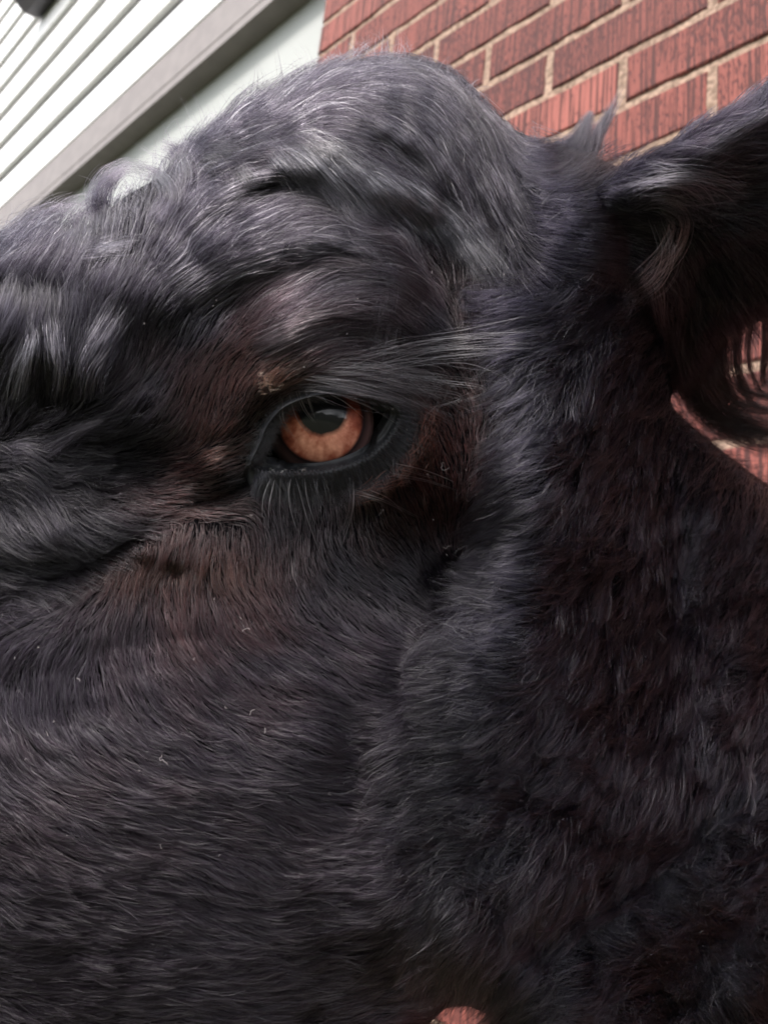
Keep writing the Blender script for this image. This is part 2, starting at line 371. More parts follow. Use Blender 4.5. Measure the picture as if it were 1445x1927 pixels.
def samp(M, x, y):
    u = np.clip((x-X0)/ST, 0, len(GX)-1.001); v = np.clip((y-Y0)/ST, 0, len(GY)-1.001)
    i = u.astype(int); j = v.astype(int); a = u-i; b = v-j
    if M.ndim == 3: a = a[..., None]; b = b[..., None]
    return (M[j, i]*(1-a)+M[j, i+1]*a)*(1-b)+(M[j+1, i]*(1-a)+M[j+1, i+1]*a)*b
def P3(x, y, d): return ray(x, y)*(np.asarray(d)*S)[..., None]

# ear: a cupped sheet seen from inside, its rim towards us
EAR = [(1115, 350), (1180, 312), (1300, 245), (1445, 165), (1600, 70), (1760, 0), (1870, 60), (1880, 250), (1800, 450), (1680, 560), (1560, 590), (1440, 600), (1350, 640), (1320, 700), (1275, 745), (1240, 690), (1215, 600), (1160, 540), (1110, 450)]
sd_r = poly_sdf(EAR, gx, gy)
E_base = tps([(1130, 400), (1180, 320), (1445, 200), (1800, 60), (1300, 300), (1400, 420), (1600, 400), (1250, 680), (1300, 560), (1480, 560), (1180, 520), (1800, 300)], [.368, .354, .325, .315, .337, .350, .350, .440, .400, .410, .380, .33], 1e-3)(gx, gy)[..., 0]
E_base = E_base+16*mm*np.clip(sd_r/110-.35, 0, 1)
er = np.clip(sd_r, 0, 30); E = E_base+(30-np.sqrt(np.maximum(900-(30-er)**2, 0)))*0.25*mm
bump_e = line_d(smooth_poly([(1130, 370), (1200, 350), (1330, 300), (1445, 215), (1700, 80)]), gx, gy)
E = E-5*mm*np.exp(-(bump_e[0]/40)**2)

# closed skin by surface nets in chart space, then carried to real positions
def build_body():
    st, zs = 10, 0.004
    xs = np.arange(X0, X1, st); ys = np.arange(Y0, Y1, st); zz = np.arange(0.262, 0.60, zs)
    xx, yy = np.meshgrid(xs, ys)
    Df, sh, Ef, sr = samp(D, xx, yy), samp(sd_h, xx, yy), samp(E, xx, yy), samp(sd_r, xx, yy)
    px2d = .00045
    back = Df+np.clip(.030+np.sqrt(np.clip(sh, 0, 400)/400)*0.10, 0, .15)
    Z = zz[None, None, :]
    FH = np.minimum(np.minimum(Z-Df[..., None], back[..., None]-Z), (sh*px2d)[..., None])
    FE = np.minimum(np.minimum(Z-Ef[..., None], (Ef+.02)[..., None]-Z), (sr*px2d)[..., None])
    k = 0.006; h = np.clip(.5+.5*(FH-FE)/k, 0, 1); Fv = FE*(1-h)+FH*h+k*h*(1-h)
    Fv[0], Fv[-1], Fv[:, 0], Fv[:, -1], Fv[:, :, 0], Fv[:, :, -1] = (-.01,)*6
    ins = Fv > 0
    ny, nx, nz = Fv.shape
    c = [ins[a:ny-1+a, b:nx-1+b, e:nz-1+e] for a in (0, 1) for b in (0, 1) for e in (0, 1)]
    cnt = sum(q.astype(np.int8) for q in c); act = (cnt > 0) & (cnt < 8)
    idx = -np.ones(act.shape, int); A = np.argwhere(act); idx[act] = np.arange(len(A))
    acc = np.zeros((len(A), 3)); nn = np.zeros(len(A))
    cor = [(a, b, e) for a in (0, 1) for b in (0, 1) for e in (0, 1)]
    for p in cor:
        for ax in range(3):
            if p[ax] == 0:
                q = list(p); q[ax] = 1
                f0 = Fv[A[:, 0]+p[0], A[:, 1]+p[1], A[:, 2]+p[2]]; f1 = Fv[A[:, 0]+q[0], A[:, 1]+q[1], A[:, 2]+q[2]]
                m = (f0 > 0) != (f1 > 0); t = np.where(m, f0/np.where(m, f0-f1, 1), 0)
                pt = np.tile(np.array(p, float), (len(A), 1)); pt[:, ax] = t; acc += pt*m[:, None]; nn += m
    V = A+acc/nn[:, None]
    vx, vy, vz = X0+V[:, 1]*st, Y0+V[:, 0]*st, zz[0]+V[:, 2]*zs
    faces = []
    for ax in range(3):
        sl0 = [slice(1, -1)]*3; 
        a = ins[:-1] if ax == 0 else ins[:, :-1] if ax == 1 else ins[:, :, :-1]
        b = ins[1:] if ax == 0 else ins[:, 1:] if ax == 1 else ins[:, :, 1:]
        E_ = np.argwhere(a != b); o1, o2 = [(1, 2), (0, 2), (0, 1)][ax]
        E_ = E_[(E_[:, o1] > 0) & (E_[:, o2] > 0) & (E_[:, o1] < Fv.shape[o1]-1) & (E_[:, o2] < Fv.shape[o2]-1)]
        q = []
        for (d1, d2) in ((-1, -1), (0, -1), (0, 0), (-1, 0)):
            z = E_.copy(); z[:, o1] += d1; z[:, o2] += d2; q.append(idx[z[:, 0], z[:, 1], z[:, 2]])
        q = np.stack(q, 1); fl = a[tuple(E_.T)]
        if ax == 1: fl = ~fl
        q[fl] = q[fl][:, ::-1]; faces.append(q)
    Fq = np.vstack(faces)
    W = w_of(ray(vx, vy)*(vz*S)[:, None])
    return W, Fq
M_skin, n, l, bs = mat_new('undercoat_skin')
bs.inputs['Base Color'].default_value = (0.003, 0.0025, 0.0035, 1); bs.inputs['Roughness'].default_value = 0.8; bs.inputs['Specular IOR Level'].default_value = 0.05
W, Fq = build_body()
cow = mesh_obj('cow', W, Fq, M_skin, smooth=True)
tag(cow, 'black shaggy cow with amber eye, its head filling the view before the red brick wall', 'cow')

# ------------------------------------------------------------------ coat fields
def normals(Dm):
    p = P3(gx, gy, Dm); a = np.gradient(p, axis=1); b = np.gradient(p, axis=0); nn = np.cross(b, a)
    nn /= np.linalg.norm(nn, axis=-1, keepdims=True)+1e-12; nn = np.where((nn*p).sum(-1, keepdims=True) > 0, -nn, nn); return nn
def blur(M, k):
    for _ in range(k):
        Q = np.pad(M, ((1, 1), (1, 1))+((0, 0),)*(M.ndim-2), mode='edge')
        M = (Q[:-2, 1:-1]+Q[2:, 1:-1]+Q[1:-1, :-2]+Q[1:-1, 2:]+4*Q[1:-1, 1:-1])/8
    return M
NH = normals(blur(D0, 3)); NE = normals(blur(E, 3))
# x, y, angle (0 right, 90 up), length mm, lift, clump, brown
R1 = [(-200, 600, 40, 20, 0.5, 0.5, 0), (0, 470, 5, 22, 0.6, 0.7, 0), (100, 440, 20, 9, 0.7, 0.7, 0), (200, 430, 70, 9, 0.7, 0.7, 0), (260, 380, 62, 9, 0.7, 0.7, 0), (340, 320, 50, 22, 0.6, 0.6, 0), (430, 240, 38, 20, 0.5, 0.6, 0), (520, 190, 32, 20, 0.5, 0.6, 0),
      (620, 150, 15, 18, 0.6, 0.6, 0), (700, 130, -5, 16, 0.7, 0.6, 0), (800, 150, -35, 17, 0.5, 0.6, 0), (880, 210, -70, 18, 0.4, 0.5, 0), (930, 290, -80, 16, 0.3, 0.5, 0), (850, 300, -74, 18, 0.35, 0.6, 0), (780, 240, -45, 18, 0.4, 0.6, 0), (690, 215, -20, 18, 0.4, 0.6, 0),
      (560, 230, 15, 18, 0.5, 0.6, 0.017), (480, 260, 5, 16, 0.6, 0.7, 0.035), (440, 300, -30, 14, 0.6, 0.8, 0.035), (600, 300, -28, 18, 0.5, 0.6, 0), (700, 350, -45, 18, 0.5, 0.6, 0), (800, 390, -50, 16, 0.45, 0.6, 0.019), (880, 430, -50, 14, 0.4, 0.6, 0.038),
      (350, 420, 38, 20, 0.3, 0.5, 0), (450, 345, 22, 22, 0.3, 0.5, 0.035), (540, 318, -3, 22, 0.3, 0.5, 0.052), (610, 345, -38, 22, 0.3, 0.5, 0.035), (660, 410, -58, 20, 0.3, 0.5, 0.035),
      (330, 540, 40, 20, 0.25, 0.4, 0), (420, 480, 34, 22, 0.25, 0.4, 0), (520, 440, 20, 22, 0.25, 0.4, 0.017), (610, 445, 3, 22, 0.25, 0.4, 0.052), (690, 465, -12, 20, 0.3, 0.4, 0.07), (740, 530, -35, 18, 0.3, 0.4, 0.052), (745, 590, -60, 14, 0.3, 0.4, 0.035),
      (500, 640, 38, 14, 0.2, 0.3, 0.122), (590, 570, 22, 18, 0.25, 0.4, 0.087), (680, 560, 2, 18, 0.3, 0.4, 0.07), (590, 650, 24, 14, 0.25, 0.4, 0.122), (670, 620, 8, 14, 0.3, 0.4, 0.052), (710, 650, -5, 12, 0.3, 0.4, 0),
      (780, 470, -75, 8, 0.4, 0.3, 0.248), (850, 520, -85, 7, 0.4, 0.3, 0.303), (880, 600, -80, 8, 0.4, 0.4, 0.248), (820, 650, -30, 8, 0.3, 0.3, 0.105), (930, 480, -85, 10, 0.35, 0.5, 0.029), (960, 380, -70, 13, 0.35, 0.6, 0), (1010, 300, -15, 18, 0.35, 0.6, 0), (1080, 300, 40, 16, 0.4, 0.6, 0.01),
      (1020, 400, -10, 15, 0.35, 0.6, 0), (1100, 380, 5, 16, 0.35, 0.6, 0), (1060, 480, -12, 15, 0.3, 0.6, 0), (980, 540, -60, 10, 0.35, 0.6, 0.01),
      (850, 720, -70, 6, 0.3, 0.3, 0.5), (820, 850, -80, 5, 0.3, 0.2, 0.85), (900, 850, -85, 6, 0.3, 0.3, 0.4), (850, 960, -80, 6, 0.3, 0.3, 0.35), (750, 930, -70, 5, 0.3, 0.2, 0.7), (800, 1060, -60, 7, 0.25, 0.3, 0.05), (650, 960, -80, 5, 0.25, 0.2, 0.3), (560, 950, -90, 5, 0.2, 0.2, 0.15),
      (60, 620, 68, 22, 0.4, 0.6, 0), (0, 660, 50, 24, 0.4, 0.6, 0), (150, 660, 82, 22, 0.35, 0.6, 0), (100, 740, 80, 20, 0.3, 0.5, 0), (230, 640, 78, 14, 0.2, 0.3, 0), (300, 560, 60, 8, 0.12, 0.1, 0), (200, 520, 60, 7, 0.12, 0.1, 0), (350, 640, 60, 7, 0.12, 0.1, 0.035), (260, 740, 50, 8, 0.12, 0.1, 0.05),
      (120, 820, 22, 18, 0.3, 0.6, 0), (200, 800, 20, 16, 0.3, 0.6, 0), (20, 780, 60, 16, 0.3, 0.5, 0), (0, 860, 20, 18, 0.3, 0.7, 0), (80, 870, -20, 18, 0.35, 0.7, 0), (60, 950, -42, 20, 0.35, 0.7, 0), (150, 960, -45, 18, 0.25, 0.5, 0), (260, 870, 10, 6, 0.1, 0.1, 0),
      (0, 960, -60, 20, 0.35, 0.6, 0), (120, 1040, -12, 16, 0.2, 0.5, 0), (0, 1060, -8, 18, 0.25, 0.5, 0), (230, 1000, -10, 12, 0.2, 0.4, 0.2), (280, 950, -15, 8, 0.2, 0.3, 0.5), (330, 900, 10, 6, 0.15, 0.2, 0.7), (400, 800, 60, 6, 0.15, 0.2, 0.8), (430, 720, 60, 7, 0.15, 0.2, 0.65), (480, 700, 45, 6, 0.15, 0.2, 0.7), (370, 700, 60, 6, 0.12, 0.1, 0.4), (420, 870, 20, 5, 0.1, 0.2, 0.8), (-300, 1000, -30, 18, 0.3, 0.5, 0)]
R2 = [(-300, 1250, 230, 18, 0.25, 0.5, 0), (100, 1130, 205, 14, 0.25, 0.5, 0), (40, 1170, 215, 16, 0.25, 0.5, 0), (0, 1230, 240, 15, 0.25, 0.5, 0), (170, 1140, 228, 12, 0.2, 0.5, 0.052), (250, 1060, 248, 11, 0.25, 0.5, 0.8), (330, 1060, 262, 9, 0.25, 0.4, 0.9), (430, 1040, 272, 8, 0.2, 0.3, 0.75), (540, 1030, 275, 7, 0.2, 0.2, 0.4),
      (150, 1200, 250, 13, 0.2, 0.4, 0), (80, 1290, 272, 13, 0.2, 0.4, 0), (250, 1150, 262, 12, 0.2, 0.4, 0.105), (340, 1160, 285, 11, 0.2, 0.4, 0.75), (450, 1150, 300, 10, 0.2, 0.4, 0.7), (600, 1120, 300, 8, 0.2, 0.3, 0.087), (750, 1130, -50, 9, 0.2, 0.4, 0.017),
      (220, 1270, 292, 12, 0.25, 0.5, 0.035), (350, 1280, 310, 12, 0.25, 0.5, 0.087), (480, 1240, -42, 11, 0.25, 0.5, 0.122), (620, 1220, -38, 11, 0.25, 0.5, 0.052), (720, 1250, -15, 12, 0.25, 0.5, 0), (50, 1400, -40, 13, 0.25, 0.5, 0.052), (200, 1400, -32, 13, 0.25, 0.5, 0.087), (400, 1380, -24, 13, 0.28, 0.6, 0.07), (600, 1340, -18, 13, 0.28, 0.6, 0.035),
      (0, 1530, -12, 15, 0.28, 0.6, 0.087), (200, 1530, -8, 15, 0.28, 0.6, 0.07), (400, 1500, -5, 15, 0.28, 0.6, 0.052), (600, 1480, -8, 15, 0.28, 0.6, 0.035), (740, 1420, 4, 15, 0.28, 0.6, 0), (0, 1700, -2, 17, 0.28, 0.6, 0.017), (200, 1680, 0, 17, 0.28, 0.6, 0.017), (400, 1640, -8, 17, 0.28, 0.6, 0.017), (520, 1580, -22, 15, 0.28, 0.6, 0.035), (600, 1680, 12, 17, 0.28, 0.6, 0), (740, 1600, 15, 16, 0.28, 0.6, 0),
      (0, 1880, 3, 18, 0.3, 0.6, 0), (300, 1850, 8, 18, 0.3, 0.6, 0), (600, 1830, 24, 18, 0.3, 0.6, 0), (760, 1800, 36, 18, 0.3, 0.6, 0), (-300, 1700, 0, 17, 0.3, 0.6, 0), (300, 2200, 10, 18, 0.3, 0.6, 0)]
R3 = [(940, 590, 205, 14, 0.4, 0.75, 0.017), (1000, 640, 215, 14, 0.35, 0.7, 0), (1100, 600, 210, 15, 0.3, 0.6, 0), (1020, 760, 232, 14, 0.35, 0.7, 0), (1090, 740, 225, 14, 0.35, 0.7, 0), (1000, 880, 225, 14, 0.35, 0.7, 0.017), (1090, 900, 216, 15, 0.35, 0.7, 0.028), (960, 1000, 212, 14, 0.35, 0.7, 0), (1060, 1050, 214, 15, 0.35, 0.7, 0),
      (940, 1130, 192, 15, 0.35, 0.7, 0), (1050, 1200, 225, 16, 0.35, 0.7, 0), (900, 1280, 190, 16, 0.3, 0.7, 0), (1000, 1350, 212, 16, 0.35, 0.7, 0), (860, 1450, 192, 16, 0.3, 0.6, 0), (960, 1500, 205, 17, 0.35, 0.7, 0), (1100, 1400, 225, 17, 0.4, 0.8, 0.01), (1150, 1200, 222, 17, 0.4, 0.8, 0), (1170, 1000, 229, 17, 0.4, 0.7, 0), (1180, 850, 234, 15, 0.35, 0.6, 0), (1150, 700, 219, 15, 0.3, 0.6, 0),
      (850, 1650, 205, 17, 0.32, 0.7, 0), (960, 1700, 225, 18, 0.35, 0.8, 0), (900, 1850, 232, 18, 0.35, 0.8, 0.01), (1080, 1600, 216, 18, 0.4, 0.8, 0), (1200, 1400, 226, 18, 0.4, 0.8, 0.017), (1300, 1200, 234, 18, 0.35, 0.7, 0.105), (1400, 1100, 224, 18, 0.35, 0.7, 0.175), (1420, 1300, 219, 18, 0.35, 0.7, 0.105), (1300, 1000, 239, 18, 0.35, 0.6, 0.052), (1400, 1480, 225, 20, 0.4, 0.8, 0), (1380, 1580, 215, 20, 0.4, 0.8, 0),
      (1200, 1650, 200, 20, 0.35, 0.7, 0), (1400, 1720, 170, 22, 0.35, 0.6, 0), (1250, 1820, 150, 22, 0.35, 0.6, 0), (1400, 1880, 140, 22, 0.35, 0.6, 0), (1080, 1850, 200, 20, 0.35, 0.6, 0), (1700, 1500, 210, 20, 0.35, 0.6, 0), (1700, 2100, 160, 20, 0.35, 0.6, 0), (1000, 2200, 200, 20, 0.3, 0.6, 0)]
R4 = [(1130, 370, 8, 16, 0.4, 0.6, 0), (1200, 340, 22, 15, 0.35, 0.6, 0.05), (1320, 280, 30, 13, 0.3, 0.5, 0.05), (1445, 200, 35, 13, 0.25, 0.5, 0.05), (1700, 90, 32, 13, 0.25, 0.5, 0), (1200, 400, 5, 18, 0.5, 0.7, 0.05), (1280, 370, 5, 20, 0.5, 0.7, 0.05), (1380, 320, 12, 20, 0.45, 0.7, 0), (1450, 290, 15, 20, 0.4, 0.6, 0), (1170, 470, -25, 16, 0.3, 0.6, 0),
      (1300, 480, -60, 12, 0.2, 0.5, 0), (1400, 500, -50, 10, 0.2, 0.5, 0), (1250, 600, -85, 12, 0.2, 0.5, 0), (1270, 700, -80, 12, 0.3, 0.5, 0), (1350, 620, -60, 14, 0.3, 0.5, 0), (1600, 400, -20, 12, 0.2, 0.5, 0), (1550, 560, -40, 14, 0.3, 0.5, 0)]
def fields(R):
    pts = [r[:2] for r in R]
    v = [(math.cos(math.radians(r[2])), -math.sin(math.radians(r[2])), *r[3:]) for r in R]
    return shepard(pts, v, gx, gy, 3.4, 25)
FR = [fields(R) for R in (R1, R2, R3, R4)]
FR[2][..., 2] *= 1.22; FR[2][..., 3] += .06; FR[2][..., 4] += .08
FR[2][..., 2] *= 1-.6*np.exp(-((gx-870)/120)**2-((gy-1890)/90)**2)-.55*np.exp(-((gx-1330)/110)**2-((gy-840)/90)**2)
FR[1][..., 5] *= .75
FR[0][..., 3] *= 1-.5*np.clip((520-gy)/120, 0, 1)
FR[0][..., 2] *= 1-.6*np.exp(-((gx-230)/150)**2-((gy-360)/80)**2)
def blendlock(Fm, pl, w, k=1.0):              # let a lock's run steer the hair on it
    d, t, tx, ty, sg = line_d(smooth_poly(pl), gx, gy); m = k*np.exp(-(d/w)**2)*((t > 0.01) & (t < .99))
    Fm[..., 0] = Fm[..., 0]*(1-m)+tx*m; Fm[..., 1] = Fm[..., 1]*(1-m)+ty*m
blendlock(FR[0], LK['A'], 32, .6); blendlock(FR[0], LK['P'], 60, .4)
BORD = [(900, 540), (945, 600), (965, 700), (950, 840), (925, 950), (915, 1060), (860, 1180), (790, 1310), (760, 1500), (800, 1700), (850, 1920), (850, 2360)]
RB = [(900, 540)]+BORD[1:]+[(1900, 2360), (1900, 900), (1240, 560), (1130, 520), (1010, 540)]
sd3 = poly_sdf(RB, gx, gy)
sd2 = poly_sdf([(-760, 1400), (-420, 1310), (-200, 1225), (0, 1140), (200, 1045), (330, 975), (440, 985), (600, 1010), (800, 1080), (880, 1110), (1000, 1100), (1000, 2360), (-760, 2360)], gx, gy)

def skin_density(x, y):
    e = samp(sd_e, x, y); return np.clip((-e-np.where(y > 800, 28, 2)-np.where(x > 700, 12, 0)+np.where(x < 500, 8, 0))/10+.4*rng.random(len(x)), 0, 1)
K = 8
def trace(x, y, reg, lenmul=1.0, angj=0.0, liftmul=1.0, ear=False, seed=0, curl=0.0, follow=True):
    """hair from chart roots; returns world points (N,K,3)"""
    N = len(x); Dm = E if ear else D0; Nm = NE if ear else NH
    F0 = np.zeros((N, 6))
    for r in range(4):
        m = reg == r
        if m.any(): F0[m] = samp(FR[r], x[m], y[m])
    L = F0[:, 2]*lenmul; lift = F0[:, 3]*liftmul
    pts = np.zeros((N, K, 3)); mx, my = x.copy(), y.copy()
    ph = rng.random(N)*6.28; cs = rng.normal(0, 1, N)*curl
    for j in range(K):
        d = samp(Dm, mx, my); s = j/(K-1)
        nn = samp(Nm, mx, my)
        h = L*mm*S*lift*(1.5*s-.75*s*s)
        pts[:, j] = P3(mx, my, d)+nn*(h+0.0002)[:, None]
        if j == K-1: break
        v = np.zeros((N, 2))
        for r in range(4):
            m = reg == r
            if m.any(): v[m] = samp(FR[r][..., :2], mx[m], my[m])
        v /= np.linalg.norm(v, axis=1, keepdims=True)+1e-9
        a = angj+cs*(s*2.2)+0.10*np.sin(ph+3*s)
        ca, sa = np.cos(a), np.sin(a)
        vx, vy = v[:, 0]*ca-v[:, 1]*sa, v[:, 0]*sa+v[:, 1]*ca
        step = L*mm*F/np.maximum(d, .2)/(K-1)*np.sqrt(np.clip(1-(lift*.8)**2, .2, 1))
        mx = mx+vx*step; my = my+vy*step
    return pts, F0
def hashpts(ci, cj, seed):
    h = (ci*73856093) ^ (cj*19349663) ^ (seed*83492791); h = h & 0xffffffff
    h = (h*1103515245+12345) & 0x7fffffff; a = (h >> 8) % 10007/10007.; h = (h*1103515245+12345) & 0x7fffffff; b = (h >> 8) % 10007/10007.
    return a, b
def clumped(x, y, reg, cells, wts, **kw):
    """pull each hair's tip towards the hair of its clump centre"""
    N = len(x)
    wild = kw.pop('wild', 1.0)
    angn = wild*(0.28*vnoise(x, y, 55, 31)+0.16*vnoise(x, y, 18, 32))+rng.normal(0, 1, N)*np.where(reg == 2, .2, kw.pop('angsd', .08))
    lm = kw.pop('lenmul', 1.0)*np.exp(rng.normal(0, .22, N))*(1+.25*vnoise(x, y, 40, 33))
    P, F0 = trace(x, y, reg, lm, angn, 1+.5*rng.normal(0, .35, N), **kw)
    for ci, (cell, wt) in enumerate(zip(cells, wts)):
        bi = np.floor(x/cell).astype(np.int64); bj = np.floor(y/cell).astype(np.int64); best = np.full(N, 1e18); bk = np.zeros((N, 2)); key = np.zeros(N, np.int64)
        for di in (-1, 0, 1):
            for dj in (-1, 0, 1):
                a, b = hashpts(bi+di+5000, bj+dj+5000, 11+ci); cx, cy = (bi+di+a)*cell, (bj+dj+b)*cell
                d = (cx-x)**2+(cy-y)**2; m = d < best; best = np.where(m, d, best); bk[m] = np.stack([cx, cy], 1)[m]; key = np.where(m, (bi+di+5000)*100000+(bj+dj+5000), key)
        uk, first, inv = np.unique(key, return_index=True, return_inverse=True)
        cx, cy = bk[first, 0], bk[first, 1]; cr = reg[first]
        Pc, _ = trace(cx, cy, cr, 1.05+.3*vnoise(cx*7, cy*7, 30, 40), wild*(0.3*vnoise(cx, cy, 50, 41)+rng.normal(0, .16, len(cx))), 1.25+.5*rng.normal(0, .5, len(cx)), **kw)
        s = (np.arange(K)/(K-1))**1.3
        w = (F0[:, 4]*wt*np.clip(1+.3*rng.normal(0, 1, N), 0, 1.4))[:, None]*s[None]
        w = np.clip(w, 0, .93)[..., None]
        P = P*(1-w)+Pc[inv]*w
    return P, F0

BLACK = np.array([.0050, .0042, .0064]); BROWN = np.array([.030, .0098, .0072]); TAN = np.array([.19, .085, .055])
def colours(F0, x, y):
    N = len(x); arc = line_d(smooth_poly([(805, 765), (790, 850), (745, 900), (670, 935)]), x, y)[0]
    tanp = np.exp(-((x-505)/26)**2-((y-718)/20)**2)*1.6+.55*np.exp(-((x-290)/90)**2-((y-1055)/26)**2)+.5*np.exp(-((x-430)/60)**2-((y-1060)/40)**2)+.6*np.exp(-((x-385)/26)**2-((y-865)/18)**2)
    dark = np.exp(-((x-440)/60)**2-((y-915)/26)**2)
    b = np.clip((F0[:, 5]*.75*(1+.25*rng.normal(0, 1, N))+.9*np.exp(-(arc/14)**2))*(1-dark), 0, 1)
    b = np.clip(b+.1*vnoise(x, y, 60, 50)*(b > .02)+.008*vnoise(x, y, 150, 51), 0, 1)
    c = BLACK*(1-b[:, None])+BROWN*b[:, None]; tp_ = np.clip(tanp*(1-dark), 0, 1)[:, None]*rng.uniform(.4, 1.1, (N, 1)); c = c+TAN*np.clip(tp_, 0, 1)*.24
    rt = np.exp(-((x-820)/70)**2-((y-860)/100)**2)[:, None]; c = c+rt*np.array([.042, .006, .004])*rng.uniform(.3, 1.3, (N, 1))
    lowl = np.clip((y-1050)/150, 0, 1)*np.clip((900-x)/200, 0, 1); c = c+lowl[:, None]*np.array([.0038, .0018, .0036])+np.clip((x-880)/100, 0, 1)[:, None]*np.array([.0005, .0005, .0020])  # violet lift low left painted in for haze and sheen; bluish tint at right
    k = (rng.random(N) < .012); c[k] = c[k]*3+.03
    return np.concatenate([c*np.exp(rng.normal(0, .35, N))[:, None], (1+(np.where(y < 640, gloss(N, 1.05, 1.17), gloss(N, .9, 1.27))-1)*shade_dull(x, y))[:, None]], 1)
M_hair = bpy.data.materials.new('cow_hair'); M_hair.use_nodes = True
n, l = M_hair.node_tree.nodes, M_hair.node_tree.links; n.clear()
hb = n.new('ShaderNodeBsdfHairPrincipled'); hb.parametrization = 'COLOR'; ha = n.new('ShaderNodeAttribute'); ha.attribute_name = 'tint'; ho = n.new('ShaderNodeOutputMaterial')
hb.inputs['IOR'].default_value = 1.42; hb.inputs['Roughness'].default_value = .31; hb.inputs['Radial Roughness'].default_value = .42; hb.inputs['Random Roughness'].default_value = .35
l.new(ha.outputs['Color'], hb.inputs['Color']); l.new(ha.outputs['Alpha'], hb.inputs['IOR']); l.new(hb.outputs[0], ho.inputs[0])
def shade_dull(x, y): return 1-.40*np.clip(np.exp(-((x-950)/120)**2-((y-370)/190)**2)+np.exp(-((x-830)/90)**2-((y-930)/230)**2), 0, 1)  # dulls the sheen from poll to ear and on the temple, standing in for shade
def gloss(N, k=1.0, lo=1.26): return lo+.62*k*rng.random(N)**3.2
def curves_obj(name, P, col, r0, parent, r1=0.15, mat=None, root=1.0):
    P = w_of(P); N, k, _ = P.shape
    hc = bpy.data.hair_curves.new(name); hc.add_curves([k]*N)
    hc.attributes['position'].data.foreach_set('vector', P.astype(np.float32).ravel())
    ra = hc.attributes.get('radius') or hc.attributes.new('radius', 'FLOAT', 'POINT')
    s = np.linspace(0, 1, k); prof = (1-(1-r1)*s**2.2)*np.minimum(1, root+s*3)
    rr = (np.asarray(r0)*np.ones(N))[:, None]*prof[None]
    ra.data.foreach_set('value', rr.astype(np.float32).ravel())
    ca = hc.attributes.new('tint', 'FLOAT_COLOR', 'CURVE'); ca.data.foreach_set('color', col.astype(np.float32).ravel())
    hc.materials.append(mat or M_hair)
    o = bpy.data.objects.new(name, hc); link(o, parent); return o

def roots(n_, x0, x1, y0, y1, dens):
    x = rng.uniform(x0, x1, n_); y = rng.uniform(y0, y1, n_); m = rng.random(n_) < dens(x, y); return x[m], y[m]
def head_dens(x, y):
    s = samp(sd_h, x, y); d = (s > 1)*skin_density(x, y)*(1-((x > 770) & (x < 1010) & (y > 1840) & (s < 45)))
    edge = ((x < -60) | (x > 1510) | (y > 2000))
    return d*np.where(edge, .35, 1)
HC = 1.0
x, y = roots(int(355000*HC), X0+20, 1880, 80, 2340, head_dens)
s3 = samp(sd3, x, y)+rng.normal(0, 14, len(x)); s2 = samp(sd2, x, y)+rng.normal(0, 6, len(x))
reg = np.where(s3 > 0, 2, np.where(s2 > 0, 1, 0))
fore = (reg == 0) & (y < 640); keep = ~fore | (rng.random(len(x)) < .75); x, y, reg, fore = x[keep], y[keep], reg[keep], fore[keep]
m = ~fore
P, F0 = clumped(x[m], y[m], reg[m], (40, 13), (.8, .95))
curves_obj('coat', P, colours(F0, x[m], y[m]), 0.000075, cow)
x, y = x[fore], y[fore]
xe, ye = roots(int(9000*HC), 180, 1200, 90, 640, head_dens); x = np.concatenate([x, xe]); y = np.concatenate([y, ye])
reg = np.where(samp(sd3, x, y) > 0, 2, 0)
P, F0 = clumped(x, y, reg, (30, 9), (.4, .75), curl=.08, wild=.5, lenmul=1.25)
col = colours(F0, x, y); lit = rng.random(len(x)) < .10*np.clip((960-x+.5*(300-y))/160, .12, 1); col[lit, :3] = col[lit, :3]*2+np.array([.07, .065, .075])*np.exp(rng.normal(0, .5, (lit.sum(), 1)))  # some strands painted paler as if catching light, fewer towards the right
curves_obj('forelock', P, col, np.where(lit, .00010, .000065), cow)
# ear
def ear_dens(x, y): return (samp(sd_r, x, y) > 1)*np.where(x > 1500, .4, 1)
x, y = roots(int(60000*HC), 1100, 1880, 0, 760, ear_dens)
P, F0 = clumped(x, y, np.full(len(x), 3), (26, 9), (.6, .8), ear=True)
col = colours(F0, x, y); lit = rng.random(len(x)) < .12*(samp(sd_r, x, y) < 95); col[lit, :3] += np.array([.026, .023, .028])  # pale strands near the ear's edge painted in as sheen
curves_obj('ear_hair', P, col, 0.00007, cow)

# ------------------------------------------------------------------ eye
def cam_pt(px, py, d): return (ray(px, py)*(d*S))
EC = cam_pt(603, 798, .3225)                       # centre of the eyeball, radius below
RE = 0.0205
look = -EC/np.linalg.norm(EC)                      # towards the lens, then turned a little
look = look+np.array([0.0, -0.11, 0]); look /= np.linalg.norm(look)
LW = w_of(look); ECW = w_of(EC)
def frame(zdir, up):
    z = Vector(zdir).normalized(); x = Vector(up).cross(z).normalized(); y = z.cross(x); return Matrix((x, y, z)).transposed().to_4x4()
upw = w_of([.16, -1, 0])
vs, fs = [], []
nr, ns = 90, 96
for i in range(nr+1):
    th = math.pi*i/nr
    for k in range(ns):
        a = 2*math.pi*k/ns
        r = RE; rho = math.sin(th)*RE
        ir = 0.0152
        if th < 1.2 and rho < ir: r += 0.0014*(1-(rho/ir)**2)**1.5 # cornea bulge
        vs.append((r*math.sin(th)*math.cos(a), r*math.sin(th)*math.sin(a), r*math.cos(th)))
for i in range(nr):
    for k in range(ns):
        q = (k+1) % ns; fs.append((i*ns+k, (i+1)*ns+k, (i+1)*ns+q, i*ns+q))
M_eye, n, l, bs = mat_new('eye_amber')
